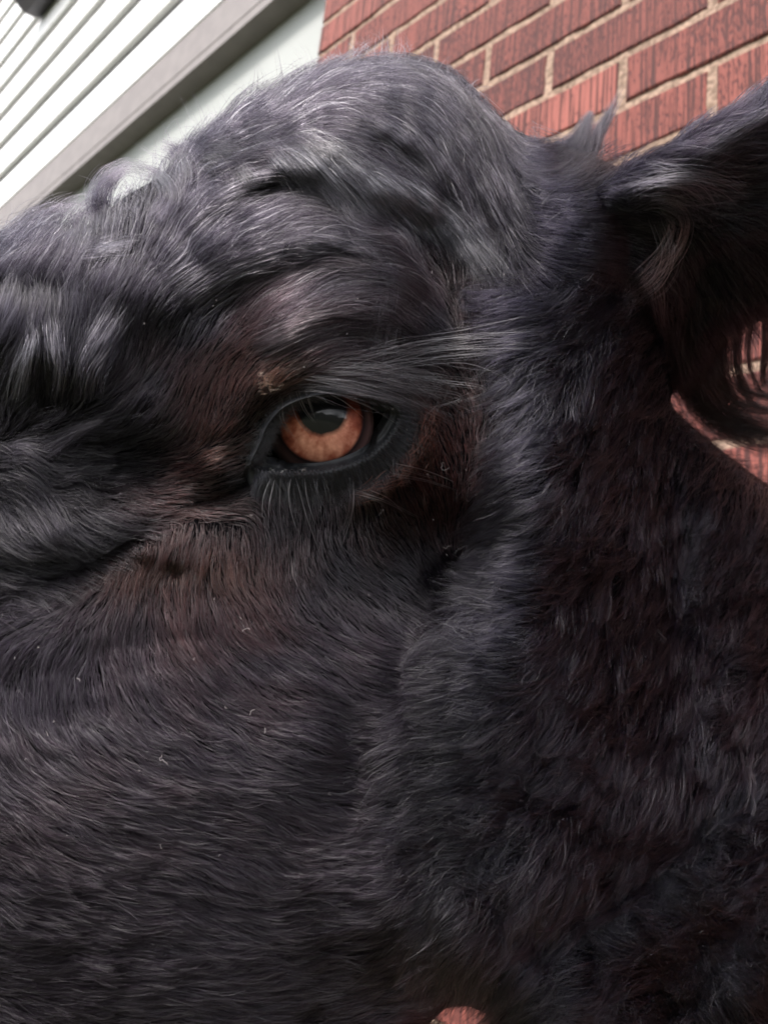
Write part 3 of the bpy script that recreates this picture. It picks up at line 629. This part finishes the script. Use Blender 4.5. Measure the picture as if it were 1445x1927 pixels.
tc = node(n, 'ShaderNodeTexCoord'); sp = node(n, 'ShaderNodeSeparateXYZ'); l.new(tc.outputs['Object'], sp.inputs[0])
def mth(op, a, b=None, c=None):
    m = node(n, 'ShaderNodeMath', operation=op)
    for i, v in enumerate((a, b, c)):
        if v is None: continue
        if isinstance(v, (int, float)): m.inputs[i].default_value = v
        else: l.new(v, m.inputs[i])
    return m.outputs[0]
x_, y_ = sp.outputs[0], sp.outputs[1]
rr = mth('SQRT', mth('ADD', mth('POWER', x_, 2), mth('POWER', y_, 2)))
ang = mth('ARCTAN2', y_, x_)
cb = node(n, 'ShaderNodeCombineXYZ'); l.new(mth('MULTIPLY', ang, 6), cb.inputs[0]); l.new(mth('MULTIPLY', rr, 420), cb.inputs[1])
fib = node(n, 'ShaderNodeTexNoise'); fib.inputs['Scale'].default_value = 1; fib.inputs['Detail'].default_value = 6; l.new(cb.outputs[0], fib.inputs[0])
cl = node(n, 'ShaderNodeTexNoise'); cl.inputs['Scale'].default_value = 130; cl.inputs['Detail'].default_value = 4; l.new(tc.outputs['Object'], cl.inputs[0])
irc = ramp(n, [(0.3, (0.09, 0.019, 0.013)), (0.48, (0.29, 0.078, 0.048)), (0.72, (0.68, 0.31, 0.215))])
l.new(mth('ADD', mth('MULTIPLY', fib.outputs[0], .35), mth('ADD', mth('MULTIPLY', cl.outputs[0], .62), mth('ADD', mth('MULTIPLY', y_, -17.0), mth('SUBTRACT', mth('MULTIPLY', x_, 5.0), mth('MULTIPLY', mth('POWER', mth('DIVIDE', rr, .0152), 7), .22))))), irc.inputs[0])  # iris painted darker upward as lid shade, lighter at lower right
# pupil: a wide rounded oval
px_ = mth('DIVIDE', mth('SUBTRACT', x_, --0.0004), 0.0100); py_ = mth('DIVIDE', mth('SUBTRACT', y_, 0.0026), 0.0094)
pr = mth('SQRT', mth('ADD', mth('POWER', px_, 2), mth('POWER', py_, 2)))
pr = mth('ADD', pr, mth('MULTIPLY', mth('SUBTRACT', cl.outputs[0], .5), .25))
pm = ramp(n, [(0.82, (0, 0, 0)), (1.1, (1, 1, 1))]); l.new(pr, pm.inputs[0])
m1 = node(n, 'ShaderNodeMixRGB'); m1.inputs[1].default_value = (.004, .004, .0055, 1); l.new(pm.outputs[0], m1.inputs[0]); l.new(irc.outputs[0], m1.inputs[2])
# dark ring, then brownish white of the eye
rn = mth('DIVIDE', mth('ADD', rr, mth('MULTIPLY', mth('SUBTRACT', cl.outputs[0], .5), .0008)), 0.0154)
rm = ramp(n, [(0.93, (0, 0, 0)), (1.0, (1, 1, 1))]); l.new(rn, rm.inputs[0])
rc = ramp(n, [(0.0, (.010, .006, .007)), (0.52, (.014, .008, .009)), (0.66, (.10, .055, .055))]); l.new(mth('SUBTRACT', rn, .5), rc.inputs[0])
m2 = node(n, 'ShaderNodeMixRGB'); l.new(rm.outputs[0], m2.inputs[0]); l.new(m1.outputs[0], m2.inputs[1]); l.new(rc.outputs[0], m2.inputs[2])
l.new(m2.outputs[0], bs.inputs['Base Color']); bs.inputs['Roughness'].default_value = .5; bs.inputs['Specular IOR Level'].default_value = .08; bs.inputs['Coat Weight'].default_value = 1.0; bs.inputs['Coat Roughness'].default_value = .03; bs.inputs['Coat IOR'].default_value = 1.376
bs.inputs['Subsurface Weight'].default_value = 0.0
eye = mesh_obj('eye', vs, fs, M_eye, cow, True)
mw = frame(LW, upw); mw.translation = Vector(ECW); eye.matrix_world = mw

# eyelids: a lofted rim from the eyeball out to the fur
M_lid, n, l, bs = mat_new('black_lid_skin')
tc = node(n, 'ShaderNodeTexCoord'); no = node(n, 'ShaderNodeTexNoise'); no.inputs['Scale'].default_value = 260; no.inputs['Detail'].default_value = 5
l.new(tc.outputs['Object'], no.inputs[0]); rp = ramp(n, [(.3, (.006, .0065, .008)), (.7, (.020, .021, .024))]); l.new(no.outputs[0], rp.inputs[0]); l.new(rp.outputs[0], bs.inputs['Base Color'])
bs.inputs['Roughness'].default_value = .6; bs.inputs['Specular IOR Level'].default_value = .25; bs.inputs['Coat Weight'].default_value = .12; bs.inputs['Coat Roughness'].default_value = .22
bp = node(n, 'ShaderNodeBump'); bp.inputs['Strength'].default_value = .5; bp.inputs['Distance'].default_value = .0006; l.new(no.outputs[0], bp.inputs['Height']); l.new(bp.outputs[0], bs.inputs['Normal'])
LOOP = EYE[:-1]; cen = LOOP.mean(0); NL = len(LOOP)
tan = np.roll(LOOP, -1, 0)-np.roll(LOOP, 1, 0); nor = np.stack([tan[:, 1], -tan[:, 0]], 1); nor /= np.linalg.norm(nor, axis=1, keepdims=True)
if ((LOOP-cen)*nor).sum() < 0: nor = -nor
# outward offsets (chart px) and height above the coat's base skin; the lower lid is broad, the inner corner runs on as a fold
offs = [(-16, None), (-4, 'ball'), (0, 1.0), (6, 2.8), (14, 3.8), (24, 3.4), (38, 2.0), (54, .6), (74, -3)]
def eyeball_depth(x, y):
    r = ray(x, y); r = r/np.linalg.norm(r, axis=-1, keepdims=True); b = r@EC; disc = b*b-(EC@EC)+(RE+.0003)**2
    t = b-np.sqrt(np.maximum(disc, 0)); return t*r[..., 2]/S, disc > 0
def lidw(nv): return .50+.72*np.clip(nv[:, 1]*.6+nv[:, 0]*.75, -.35, 1)
vs = []
for j, (o, h) in enumerate(offs):
    q = LOOP+nor*o
    wsk = lidw(nor)
    q = LOOP+nor*o*(wsk[:, None] if o > 0 else 1)
    base = samp(blur(D0, 6), q[:, 0], q[:, 1]); bd, ok = eyeball_depth(q[:, 0], q[:, 1])
    if h is not None and h != 'ball': h = h*(1+1.1*np.clip(-nor[:, 1], 0, 1))
    if h is None: d = np.where(ok, bd, base)+.006
    elif isinstance(h, str): d = np.where(ok, bd, base)+.0002
    else:
        d = base-h*mm
        if o <= 6: d = np.where(ok, np.minimum(bd-(.0006 if o == 0 else .003), base+6*mm), base)
    d = d+.35*mm*vnoise(q[:, 0], q[:, 1], 14, 60)*(o > 0)
    vs.append(P3(q[:, 0], q[:, 1], d))
fs = []
for j in range(len(offs)-1):
    for k in range(NL):
        q = (k+1) % NL; fs.append((j*NL+k, j*NL+q, (j+1)*NL+q, (j+1)*NL+k))
lid = mesh_obj('eyelid', w_of(np.concatenate(vs)), fs, M_lid, cow, True)
md = lid.modifiers.new('sub', 'SUBSURF'); md.levels = md.render_levels = 2
tag(lid)
# velvet on the lid, tears' crust with painted wet glints, lashes
def strands(paths, r, name, col, parent, mat=None, r1=.15, root=1.0):
    """paths: list of (chart polyline [(x,y,height mm)], count, spread px, colour) ; hair runs through them"""
    PP, CC = [], []
    for (pl, cnt, spr, c, *rest) in paths:
        sp1 = rest[0] if rest else spr
        pl = np.array(pl, float); pl2 = np.stack([smooth_poly(pl[:, [0, 1]], 8)[:, 0], smooth_poly(pl[:, [0, 1]], 8)[:, 1], np.interp(np.linspace(0, 1, (len(pl)-1)*8+1), np.linspace(0, 1, len(pl)), pl[:, 2])], 1) if len(pl) > 2 else pl
        tt = np.linspace(0, 1, len(pl2))
        subs = [(random.gauss(0, 1.2), random.gauss(0, 1)) for _ in range(max(1, cnt//14))]
        for _ in range(cnt):
            e = min(1, .72+.28*random.random()) if cnt > 1 else 1
            s = np.linspace(0, e, 12); g1, g2, g3 = random.gauss(0, 1), random.gauss(0, 1), random.gauss(0, 1); sub = subs[random.randrange(len(subs))]; gg = g1*(1-s)+(sub[0]+.25*g1)*s
            xx = np.interp(s, tt, pl2[:, 0]); yy = np.interp(s, tt, pl2[:, 1]); hh = np.interp(s, tt, pl2[:, 2])
            sprd = spr*(1-s)+sp1*s
            dx, dy = np.gradient(xx), np.gradient(yy); L_ = np.hypot(dx, dy)+1e-9
            k_ = random.gauss(0, .35)
            xx = xx+(-dy/L_)*(gg*sprd+(k_+.5*sub[1])*sprd*np.sin(3*s))+g2*2; yy = yy+(dx/L_)*(gg*sprd+(k_+.5*sub[1])*sprd*np.sin(3*s))+g3*1.5
            hh = hh*(1+.25*g3)+abs(g2)*.3
            dep = samp(blurD, xx, yy)
            PP.append(P3(xx, yy, dep)-(ray(xx, yy)/np.linalg.norm(ray(xx, yy), axis=-1, keepdims=True))*(hh*.001)[:, None]); CC.append(np.array(list(np.array(c)*math.exp(random.gauss(0, .5)))+[1.2+.42*random.random()**1.6]))
    return curves_obj(name, np.array(PP), np.array(CC), r, parent, mat=mat, r1=r1, root=root)
blurD = blur(D0, 5)
GREY = (.10, .095, .105); BL = (.025, .022, .028)
th = rng.random(9000); ix = (th*NL).astype(int) % NL; o = rng.uniform(9, 70, len(th)); o = np.where(nor[ix, 1] < -.3, rng.uniform(2, 60, len(th)), o); q = LOOP[ix]+nor[ix]*o[:, None]*lidw(nor[ix])[:, None]
hh = np.interp(o, [0, 14, 38, 54, 74], [3.2, 4.4, 2.6, .8, 0]); L0 = rng.uniform(2.5, 7, len(th)); s = np.linspace(0, 1, 6)
dirx = nor[ix]*.5+np.array([.75, .35])+rng.normal(0, .25, (len(th), 2)); dirx /= np.linalg.norm(dirx, axis=1, keepdims=True)
xx = q[:, :1]+dirx[:, :1]*L0[:, None]*5*s; yy = q[:, 1:]+dirx[:, 1:]*L0[:, None]*5*s
hs_ = np.interp(np.clip(o[:, None]+L0[:, None]*4*s, 0, 74), [0, 14, 38, 54, 74], [3.2, 4.4, 2.6, .8, 0])+.3+.5*s
Pv = P3(xx, yy, samp(blurD, xx, yy)-hs_*mm)
cv = np.concatenate([np.tile(np.array([[.014, .014, .018]]), (len(th), 1))*np.exp(rng.normal(0, .3, (len(th), 1))), np.full((len(th), 1), 1.4)], 1)
curves_obj('lid_hair', Pv, cv, .00005, lid)
lashes = []
for k in range(26):                                   # long upper lashes sweeping back over the temple
    x0 = 640+random.uniform(-40, 110); y0 = 690+random.uniform(-25, 20)
    t1 = random.random()
    lashes.append(([(x0, y0, 5), (x0+90, y0-18-20*t1, 9), (x0+190, y0-24-28*t1, 11), (x0+270+60*t1, y0-20-60*t1+random.uniform(-15, 20), 10)], 1, 7, (.11, .105, .115), 4))
for k in range(70):                                   # the dense lower fan of the upper lid
    t1 = random.random(); x0 = random.gauss(665, 55); y0 = 690+t1*42-max(0, 620-x0)*-.3+random.uniform(-10, 10)
    lashes.append(([(x0, y0, 2.5), (x0+50, y0+4+8*t1, 8.5), (x0+110, y0+12+22*t1, 10), (870+random.uniform(-110, 40), 742+t1*72+random.uniform(-12, 12), 9)], 3, 8, random.choice([(.2, .19, .21), (.02, .018, .022), (.08, .075, .085)]), 6))
for (a, b, c_) in [((560, 735), (575, 770), (600, 800)), ((530, 745), (535, 790), (560, 828)), ((545, 740), (560, 790), (588, 822)), ((575, 735), (585, 765), (592, 785)), ((620, 740), (650, 755), (690, 785)), ((650, 745), (700, 765), (765, 805)), ((590, 738), (610, 752), (640, 765))]:
    lashes.append(([(*a, 4), (*b, 6), (*c_, 7)], 3, 1.5, (.22, .2, .21), 1.5))
for (x0, x1, y1) in [(520, 508, 985), (530, 534, 1015), (545, 545, 960), (556, 575, 1010), (560, 600, 1046), (575, 590, 980), (505, 490, 990), (590, 600, 960), (610, 612, 950), (515, 500, 950), (538, 530, 950), (498, 482, 965)]:
    lashes.append(([(x0, 900, 4), ((x0+x1)/2-4, (905+y1)/2-6, 6), (x1, y1, 8)], 1, 6, (.03, .028, .033), 5))
for k in range(60):
    x0 = 490+random.random()*190; y0 = 898-max(0, x0-620)*.35+random.gauss(0, 5); lashes.append(([(x0, y0, 3), (x0+6, y0+25, 4.5), (x0+random.uniform(-6, 22), y0+28+random.random()*40, 5)], 1, 4, (.012, .011, .014), 4))
for (p0, p1, p2) in [((740, 895), (800, 905), (860, 925)), ((750, 880), (790, 895), (830, 905)), ((665, 925), (720, 940), (785, 972)), ((662, 905), (662, 960), (640, 1015)), ((680, 930), (720, 950), (700, 975)), ((745, 860), (745, 880), (748, 905))]:
    lashes.append(([(*p0, 2), (*p1, 5), (*p2, 7)], 3, 1.5, (.16, .13, .14), 1))
for k in range(110):                                  # red brown rim behind the eye
    t1 = random.random(); q1 = smooth_poly([(812, 768), (790, 850), (745, 900), (665, 938)]); p1 = q1[int(t1*(len(q1)-5))]; p2 = q1[int(t1*(len(q1)-5))+4]
    jx, jy = random.gauss(0, 13), random.gauss(0, 13)
    lashes.append(([(p1[0]+jx, p1[1]+jy, 3), (p2[0]+jx*.6+random.gauss(0, 6), p2[1]+jy*.6+random.gauss(0, 6), 5)], 2, 4, (.10, .028, .018), 4))
for k in range(20):                                    # worn tan patch on the brow, dried tear and painted wet glint under the eye
    a1 = random.uniform(0, 6.28); r1_ = random.random()**.7; x1, y1 = 505+r1_*math.cos(a1)*26+r1_*math.sin(a1)*12, 722+r1_*math.sin(a1)*18-r1_*math.cos(a1)*14
    lashes.append(([(x1, y1, 2.5), (x1+random.gauss(4, 6), y1+random.gauss(-4, 5), 4), (x1+random.gauss(8, 8), y1+random.gauss(-8, 7), 4)], 3, 3, (.13, .062, .038), 3))
for k in range(16):
    x1 = random.choice([random.uniform(503, 535), random.uniform(545, 572)]); lashes.append(([(x1, 884+random.gauss(0, 1.5), 4.4), (x1+random.uniform(4, 12), 885+random.gauss(0, 1.5), 4.6)], 2, 1, (.45, .42, .40), 1))
LONG = []
for k in range(15):
    x0 = 650+random.uniform(-30, 90); y0 = 672+random.uniform(-18, 28); t1 = random.random()
    LONG.append(([(x0, y0, 6), (x0+90, y0-12-16*t1, 10), (x0+180, y0-14-30*t1, 12), (x0+250+70*t1, y0-8-62*t1+random.uniform(-12, 25), 11)], 1, 4, (.09, .085, .095), 3))
for (x0, x1, y1) in [(520, 508, 990), (532, 536, 1022), (548, 552, 965), (560, 606, 1050), (574, 596, 985), (508, 494, 975), (600, 612, 955), (541, 560, 1000)]:
    LONG.append(([(x0, 900, 4), ((x0+x1)/2-5, (905+y1)/2-4, 8), (x1, y1, 9)], 1, 2, (.34, .32, .35), 1))
for (p0, p1, p2) in [((735, 890), (800, 905), (870, 928)), ((745, 872), (800, 885), (855, 905)), ((665, 922), (725, 942), (795, 976)), ((664, 900), (664, 960), (642, 1030)), ((700, 920), (740, 942), (775, 985))]:
    LONG.append(([(*p0, 3), (*p1, 6), (*p2, 8)], 1, 1.5, (.26, .22, .23), 1))
strands(LONG, .0001, 'long_lashes', None, cow, root=.3, r1=.1)
strands(lashes, .00006, 'eyelashes', None, cow, root=.15)

# tufts and locks that stand clear of the coat
tufts = []
blurD_head = blurD; blurD = np.where(sd_r > 0, np.minimum(blurD, blur(E, 5)), blurD); blurD = blur(blurD, 4)
V = (.10, .09, .115)
for (pl, c_, s0, s1) in [
    ([(1250, 385, 6), (1275, 420, 12), (1250, 475, 14), (1195, 525, 10), (1150, 575, 6)], 130, 12, 10),
    ([(1240, 400, 6), (1258, 470, 14), (1235, 530, 14), (1185, 570, 10), (1165, 610, 6)], 60, 8, 8),
    ([(1225, 530, 10), (1228, 575, 12), (1242, 640, 10)], 60, 11, 4),
    ([(1200, 545, 8), (1180, 570, 10), (1160, 600, 9)], 60, 12, 6),
    ([(1190, 360, 5), (1260, 350, 10), (1340, 372, 13), (1390, 410, 12)], 160, 14, 14),
    ([(1180, 380, 5), (1240, 372, 10), (1290, 398, 13), (1300, 440, 12)], 140, 12, 12),
    ([(1230, 350, 5), (1310, 345, 10), (1350, 385, 12)], 60, 12, 10),
    ([(1260, 395, 8), (1320, 400, 12), (1445, 380, 12)], 12, 6, 5)]:
    tufts.append((pl, int(c_*.42), s0*1.5, V, s1*2.0))
strands(tufts, .00007, 'ear_tuft', None, cow)
earD = blurD; blurD = blurD_head
ft = []
for k in range(9):                                     # the long fringe under the ear, brick showing between its strands
    o_ = [0, 22, 36, 58, 70, 92, 104, 128, 150][k]+random.uniform(-4, 4); j1, j2, j3 = [random.uniform(-9, 9) for _ in range(3)]; wd = [12, 3, 5, 2.5, 6, 3, 4, 3, 5][k]
    ft.append(([(1298+o_*.95, 560+o_*.1, 2), (1286+o_+j1*.5, 690-o_*.15, 2), (1326+o_*.75+j2*.6, 778-o_*.42-j2*.5, 2), (1405+o_*.3, 822-o_*.66+j3, 3), (1500, 838-o_*.8+j3, 4), (1600, 790-o_*.7, 4)], [260, 50, 90, 40, 110, 50, 60, 50, 90][k], wd, (.006, .005, .006), wd*1.1))
ft.append(([(1330, 560, 2), (1330, 690, 2), (1375, 755, 3), (1440, 775, 4), (1520, 770, 4)], 480, 30, (.006, .005, .006), 24))
ft.append(([(1300, 620, 2), (1300, 720, 2), (1350, 790, 3), (1440, 825, 4), (1540, 800, 4)], 380, 13, (.006, .005, .006), 10))
blurD_keep = blurD; blurD = blur(E, 6)
strands(ft, .00008, 'ear_fringe', None, cow)
blurD = blurD_keep
tp = []
for (pl, c_, s0, s1) in [
    ([(985, 300, 3), (1040, 300, 5), (1085, 270, 8), (1112, 208, 10)], 900, 11, 2),
    ([(1010, 320, 3), (1070, 310, 5), (1105, 285, 8), (1122, 225, 10)], 300, 18, 6),
    ([(190, 420, 4), (182, 370, 12), (205, 330, 16), (250, 310, 18)], 90, 6, 10), ([(200, 430, 4), (200, 370, 12), (235, 322, 16), (290, 330, 16)], 60, 6, 10),
    ([(290, 420, 4), (320, 370, 12), (300, 330, 18), (250, 312, 18)], 90, 8, 8), ([(330, 370, 4), (345, 320, 10), (330, 280, 14), (300, 268, 15)], 110, 8, 8), ([(370, 310, 4), (350, 290, 10), (320, 275, 14)], 60, 6, 5),
    ([(150, 450, 4), (150, 420, 8), (170, 390, 10), (215, 370, 14)], 60, 14, 8), ([(100, 450, 4), (120, 410, 8), (160, 380, 10)], 70, 16, 12), ([(60, 460, 4), (80, 420, 8), (130, 390, 10)], 60, 18, 12),
    ([(0, 480, 4), (60, 465, 8), (120, 480, 8)], 90, 16, 12), ([(-40, 540, 4), (10, 510, 8), (50, 520, 9), (66, 570, 7)], 80, 7, 6),
    ([(10, 900, 3), (60, 930, 6), (110, 1000, 8), (130, 1040, 6)], 90, 14, 12), ([(0, 860, 3), (50, 850, 6), (90, 880, 6)], 50, 8, 8), ([(0, 950, 3), (30, 1000, 6), (80, 1060, 6)], 80, 14, 10),
    ([(80, 850, 3), (140, 810, 6), (200, 785, 8)], 60, 9, 5), ([(60, 800, 3), (100, 785, 5), (130, 770, 6)], 30, 7, 5),
    ([(600, 170, 4), (545, 160, 10), (530, 120, 14), (515, 60, 12)], 5, 8, 8), ([(470, 210, 4), (480, 160, 12), (478, 120, 14)], 5, 10, 10)]:
    tp.append((pl, int(c_*(1.5 if s0 < 10 else 2)), s0*1.7, (.012, .010, .014), s1))
for k in range(520):                                   # stray curls along the skyline
    x0 = random.choice([random.uniform(20, 420), random.uniform(400, 900), random.uniform(560, 760)])
    y0 = np.interp(x0, [20, 150, 225, 350, 490, 680, 760, 870, 950], [455, 432, 362, 275, 172, 110, 106, 150, 225])+random.uniform(0, 30)
    a = math.radians(random.gauss(75, 40)); L_ = random.uniform(20, 60)*(1.3 if x0 < 400 else .9); c_ = random.gauss(0, 1.0)
    pl = [(x0, y0, 2)]
    for j in range(4):
        a += c_*.5; pl.append((pl[-1][0]+math.cos(a)*L_/3, pl[-1][1]-math.sin(a)*L_/3, 4+j))
    tp.append((pl, 2, 5, (.04, .035, .045), 6))
strands(tp, .00006, 'stray_hair', None, cow)

# locks lying over one another on the forehead: each hair runs along its lock, the outer ends curl over
def ribbon(pl, w0, w1, cnt, ln, h, fall=(0, 0), c=(.016, .014, .018), frizz=1.0):
    q = smooth_poly(pl, 16); tt = np.linspace(0, 1, len(q)); tot = np.hypot(*np.diff(q, axis=0).T).sum()
    dq = np.gradient(q, axis=0); dq /= np.linalg.norm(dq, axis=1, keepdims=True)+1e-9; out_ = []; cc = []
    t0 = np.abs(rng.random(cnt))**.9; side = np.clip(rng.normal(0, .5, cnt), -1, 1); kk = 12; s = np.linspace(0, 1, kk)
    nb = 26; tuftid = rng.integers(0, nb*3, cnt); ta = rng.normal(0, 1, nb*3)[tuftid]; tb = rng.normal(0, 1, nb*3)[tuftid]
    L = ln/tot*np.exp(rng.normal(0, .25, cnt)); a0 = t0*(1.0-.35*min(1, ln/tot))
    tq = np.clip(a0[:, None]+L[:, None]*s, 0, 1.0); over = np.clip(a0[:, None]+L[:, None]*s-1, 0, 1)*tot
    bx, by = np.interp(tq, tt, q[:, 0]), np.interp(tq, tt, q[:, 1]); dx, dy = np.interp(tq, tt, dq[:, 0]), np.interp(tq, tt, dq[:, 1])
    W_ = (w0+(w1-w0)*tq); off = side[:, None]*W_+3*tb[:, None]*s*frizz+rng.normal(0, 2.5, cnt)[:, None]*s*frizz
    fz = (s**2.0)*(1+.25*ta[:, None]+.2*rng.normal(0, 1, cnt)[:, None])
    x = bx-dy*off+dx*over+fall[0]*fz+frizz*1.6*np.sin(s*5+rng.random(cnt)[:, None]*6.3); y = by+dx*off+dy*over+fall[1]*fz+frizz*1.6*np.sin(s*4.4+rng.random(cnt)[:, None]*6.3)
    hh = (h*np.sqrt(np.clip(1-(side*.8)**2, .1, 1))[:, None])*(.25+1.5*s-1.15*s*s)*np.exp(rng.normal(0, .25, cnt))[:, None]
    Pq = P3(x, y, samp(blurD, x, y)-np.maximum(hh, .2)*mm)
    b = np.array(c)*np.exp(rng.normal(0, 1.0, (cnt, 1)))*1.2; return Pq, np.concatenate([b, (1+(gloss(cnt, 1.25, 1.18)-1)*shade_dull(bx[:, 0], by[:, 0]))[:, None]], 1)
RB_ = [ribbon(LK['A'], 40, 34, 3600, 110, 5, (6, 14)), ribbon(LK['C'], 70, 52, 7500, 105, 4.5, (0, 10), frizz=.6), ribbon(LK['C2'], 48, 42, 3800, 90, 4, (0, 6), frizz=.6, c=(.018, .013, .015)),
       ribbon([(475, 262), (560, 275), (680, 320), (800, 372), (870, 420)], 30, 30, 5200, 70, 8, (26, 62), c=(.022, .021, .025), frizz=1.6), ribbon([(540, 235), (590, 262), (640, 285)], 22, 24, 900, 60, 9, (20, 25), c=(.03, .028, .03), frizz=3),
       ribbon([(600, 235), (700, 225), (790, 262), (850, 330), (880, 390)], 28, 24, 3200, 75, 6, (14, 40), frizz=1.5), ribbon([(540, 200), (640, 165), (740, 165), (830, 215), (900, 300), (940, 370)], 34, 40, 5200, 80, 5, (10, 22), frizz=1.2),
       ribbon([(350, 300), (450, 235), (560, 180), (650, 140)], 26, 30, 2600, 80, 4, (0, 0), frizz=1.4), ribbon([(640, 140), (740, 122), (840, 150), (930, 240), (1000, 300)], 20, 26, 2600, 70, 4, (5, 12), frizz=1.8),
       ribbon([(360, 318), (410, 290), (460, 300)], 20, 20, 700, 50, 8, (-6, 26), c=(.03, .028, .03), frizz=2.5), ribbon([(440, 300), (520, 275), (560, 300)], 18, 16, 700, 55, 6, (0, 14), frizz=1.5),
       ribbon([(60, 720), (70, 650), (62, 590), (50, 560)], 50, 12, 900, 90, 7, (4, -6), c=(.02, .018, .024)), ribbon([(20, 780), (40, 700), (58, 640), (62, 600)], 40, 10, 900, 90, 8, (0, 0), c=(.03, .028, .034)),
       ribbon([(110, 760), (110, 690), (90, 620)], 26, 26, 900, 70, 7, (12, -8), c=(.026, .024, .03)), ribbon([(160, 760), (160, 700), (180, 640)], 34, 34, 1100, 70, 7, (16, -10), c=(.024, .022, .028)),
       ribbon([(-20, 500), (60, 495), (140, 478), (200, 460)], 16, 14, 900, 70, 6, (4, 4), c=(.024, .022, .028), frizz=2), ribbon([(980, 330), (1050, 325), (1100, 300), (1125, 260)], 18, 8, 1400, 80, 4, (0, -14))]
blurD = earD
RE_ = [ribbon([(1140, 372), (1230, 350), (1330, 300), (1445, 225), (1560, 150)], 34, 40, 3600, 110, 4, (0, 0), c=(.02, .018, .026)), ribbon([(1170, 395), (1240, 378), (1320, 365), (1400, 340)], 36, 40, 700, 90, 2, (10, 34), c=(.02, .018, .026), frizz=3),
       ribbon([(1220, 390), (1290, 395), (1340, 420)], 14, 22, 300, 70, 5, (14, 44), c=(.03, .027, .036), frizz=3), ribbon([(1180, 335), (1300, 268), (1445, 182), (1560, 110)], 12, 12, 1200, 60, 3, (0, -4), c=(.02, .018, .026))]
curves_obj('ear_locks', np.concatenate([r[0] for r in RE_]), np.concatenate([r[1] for r in RE_]), .00006, cow)
blurD = blurD_head
NE_ = [ribbon([(1250, 760), (1300, 812), (1360, 862), (1450, 930), (1560, 1010)], 12, 12, 1200, 34, 3, (14, -8), frizz=3, c=(.008, .007, .010))]
curves_obj('neck_fuzz', NE_[0][0], NE_[0][1], .00006, cow)
curves_obj('forehead_locks', np.concatenate([r[0] for r in RB_]), np.concatenate([r[1] for r in RB_]), .000085, cow)

# ------------------------------------------------------------------ bits of lint and dander caught in the coat
M_lint, n, l, bs = mat_new('lint'); bs.inputs['Base Color'].default_value = (.28, .25, .25, 1); bs.inputs['Roughness'].default_value = .8
PP = []
spots = [(305, 1420, 14), (480, 1335, 7), (145, 1275, 5), (90, 1385, 4), (620, 1490, 5), (845, 880, 14), (848, 1028, 8), (300, 1590, 5), (470, 1185, 8), (500, 1370, 5)] + [(random.uniform(20, 1150), random.uniform(480, 1850), random.uniform(1.5, 3.5)) for _ in range(40)] + [(random.uniform(760, 950), random.uniform(480, 1050), random.uniform(1.5, 3)) for _ in range(24)]
for (x0, y0, L_) in spots:
    a = random.uniform(0, 6.28); xx, yy = [x0], [y0]
    for j in range(7): a += random.gauss(0, .9); xx.append(xx[-1]+math.cos(a)*L_/3); yy.append(yy[-1]+math.sin(a)*L_/3)
    xx, yy = np.array(xx), np.array(yy); PP.append(P3(xx, yy, samp(blurD, xx, yy)-(4.2 if y0 > 600 else 6)*mm))
lint = curves_obj('lint', np.array(PP), np.ones((len(PP), 4)), .00007, None, mat=M_lint, r1=.7)
tag(lint, 'tiny pale fibres and flecks of lint caught in the black coat', 'lint', kind='stuff')
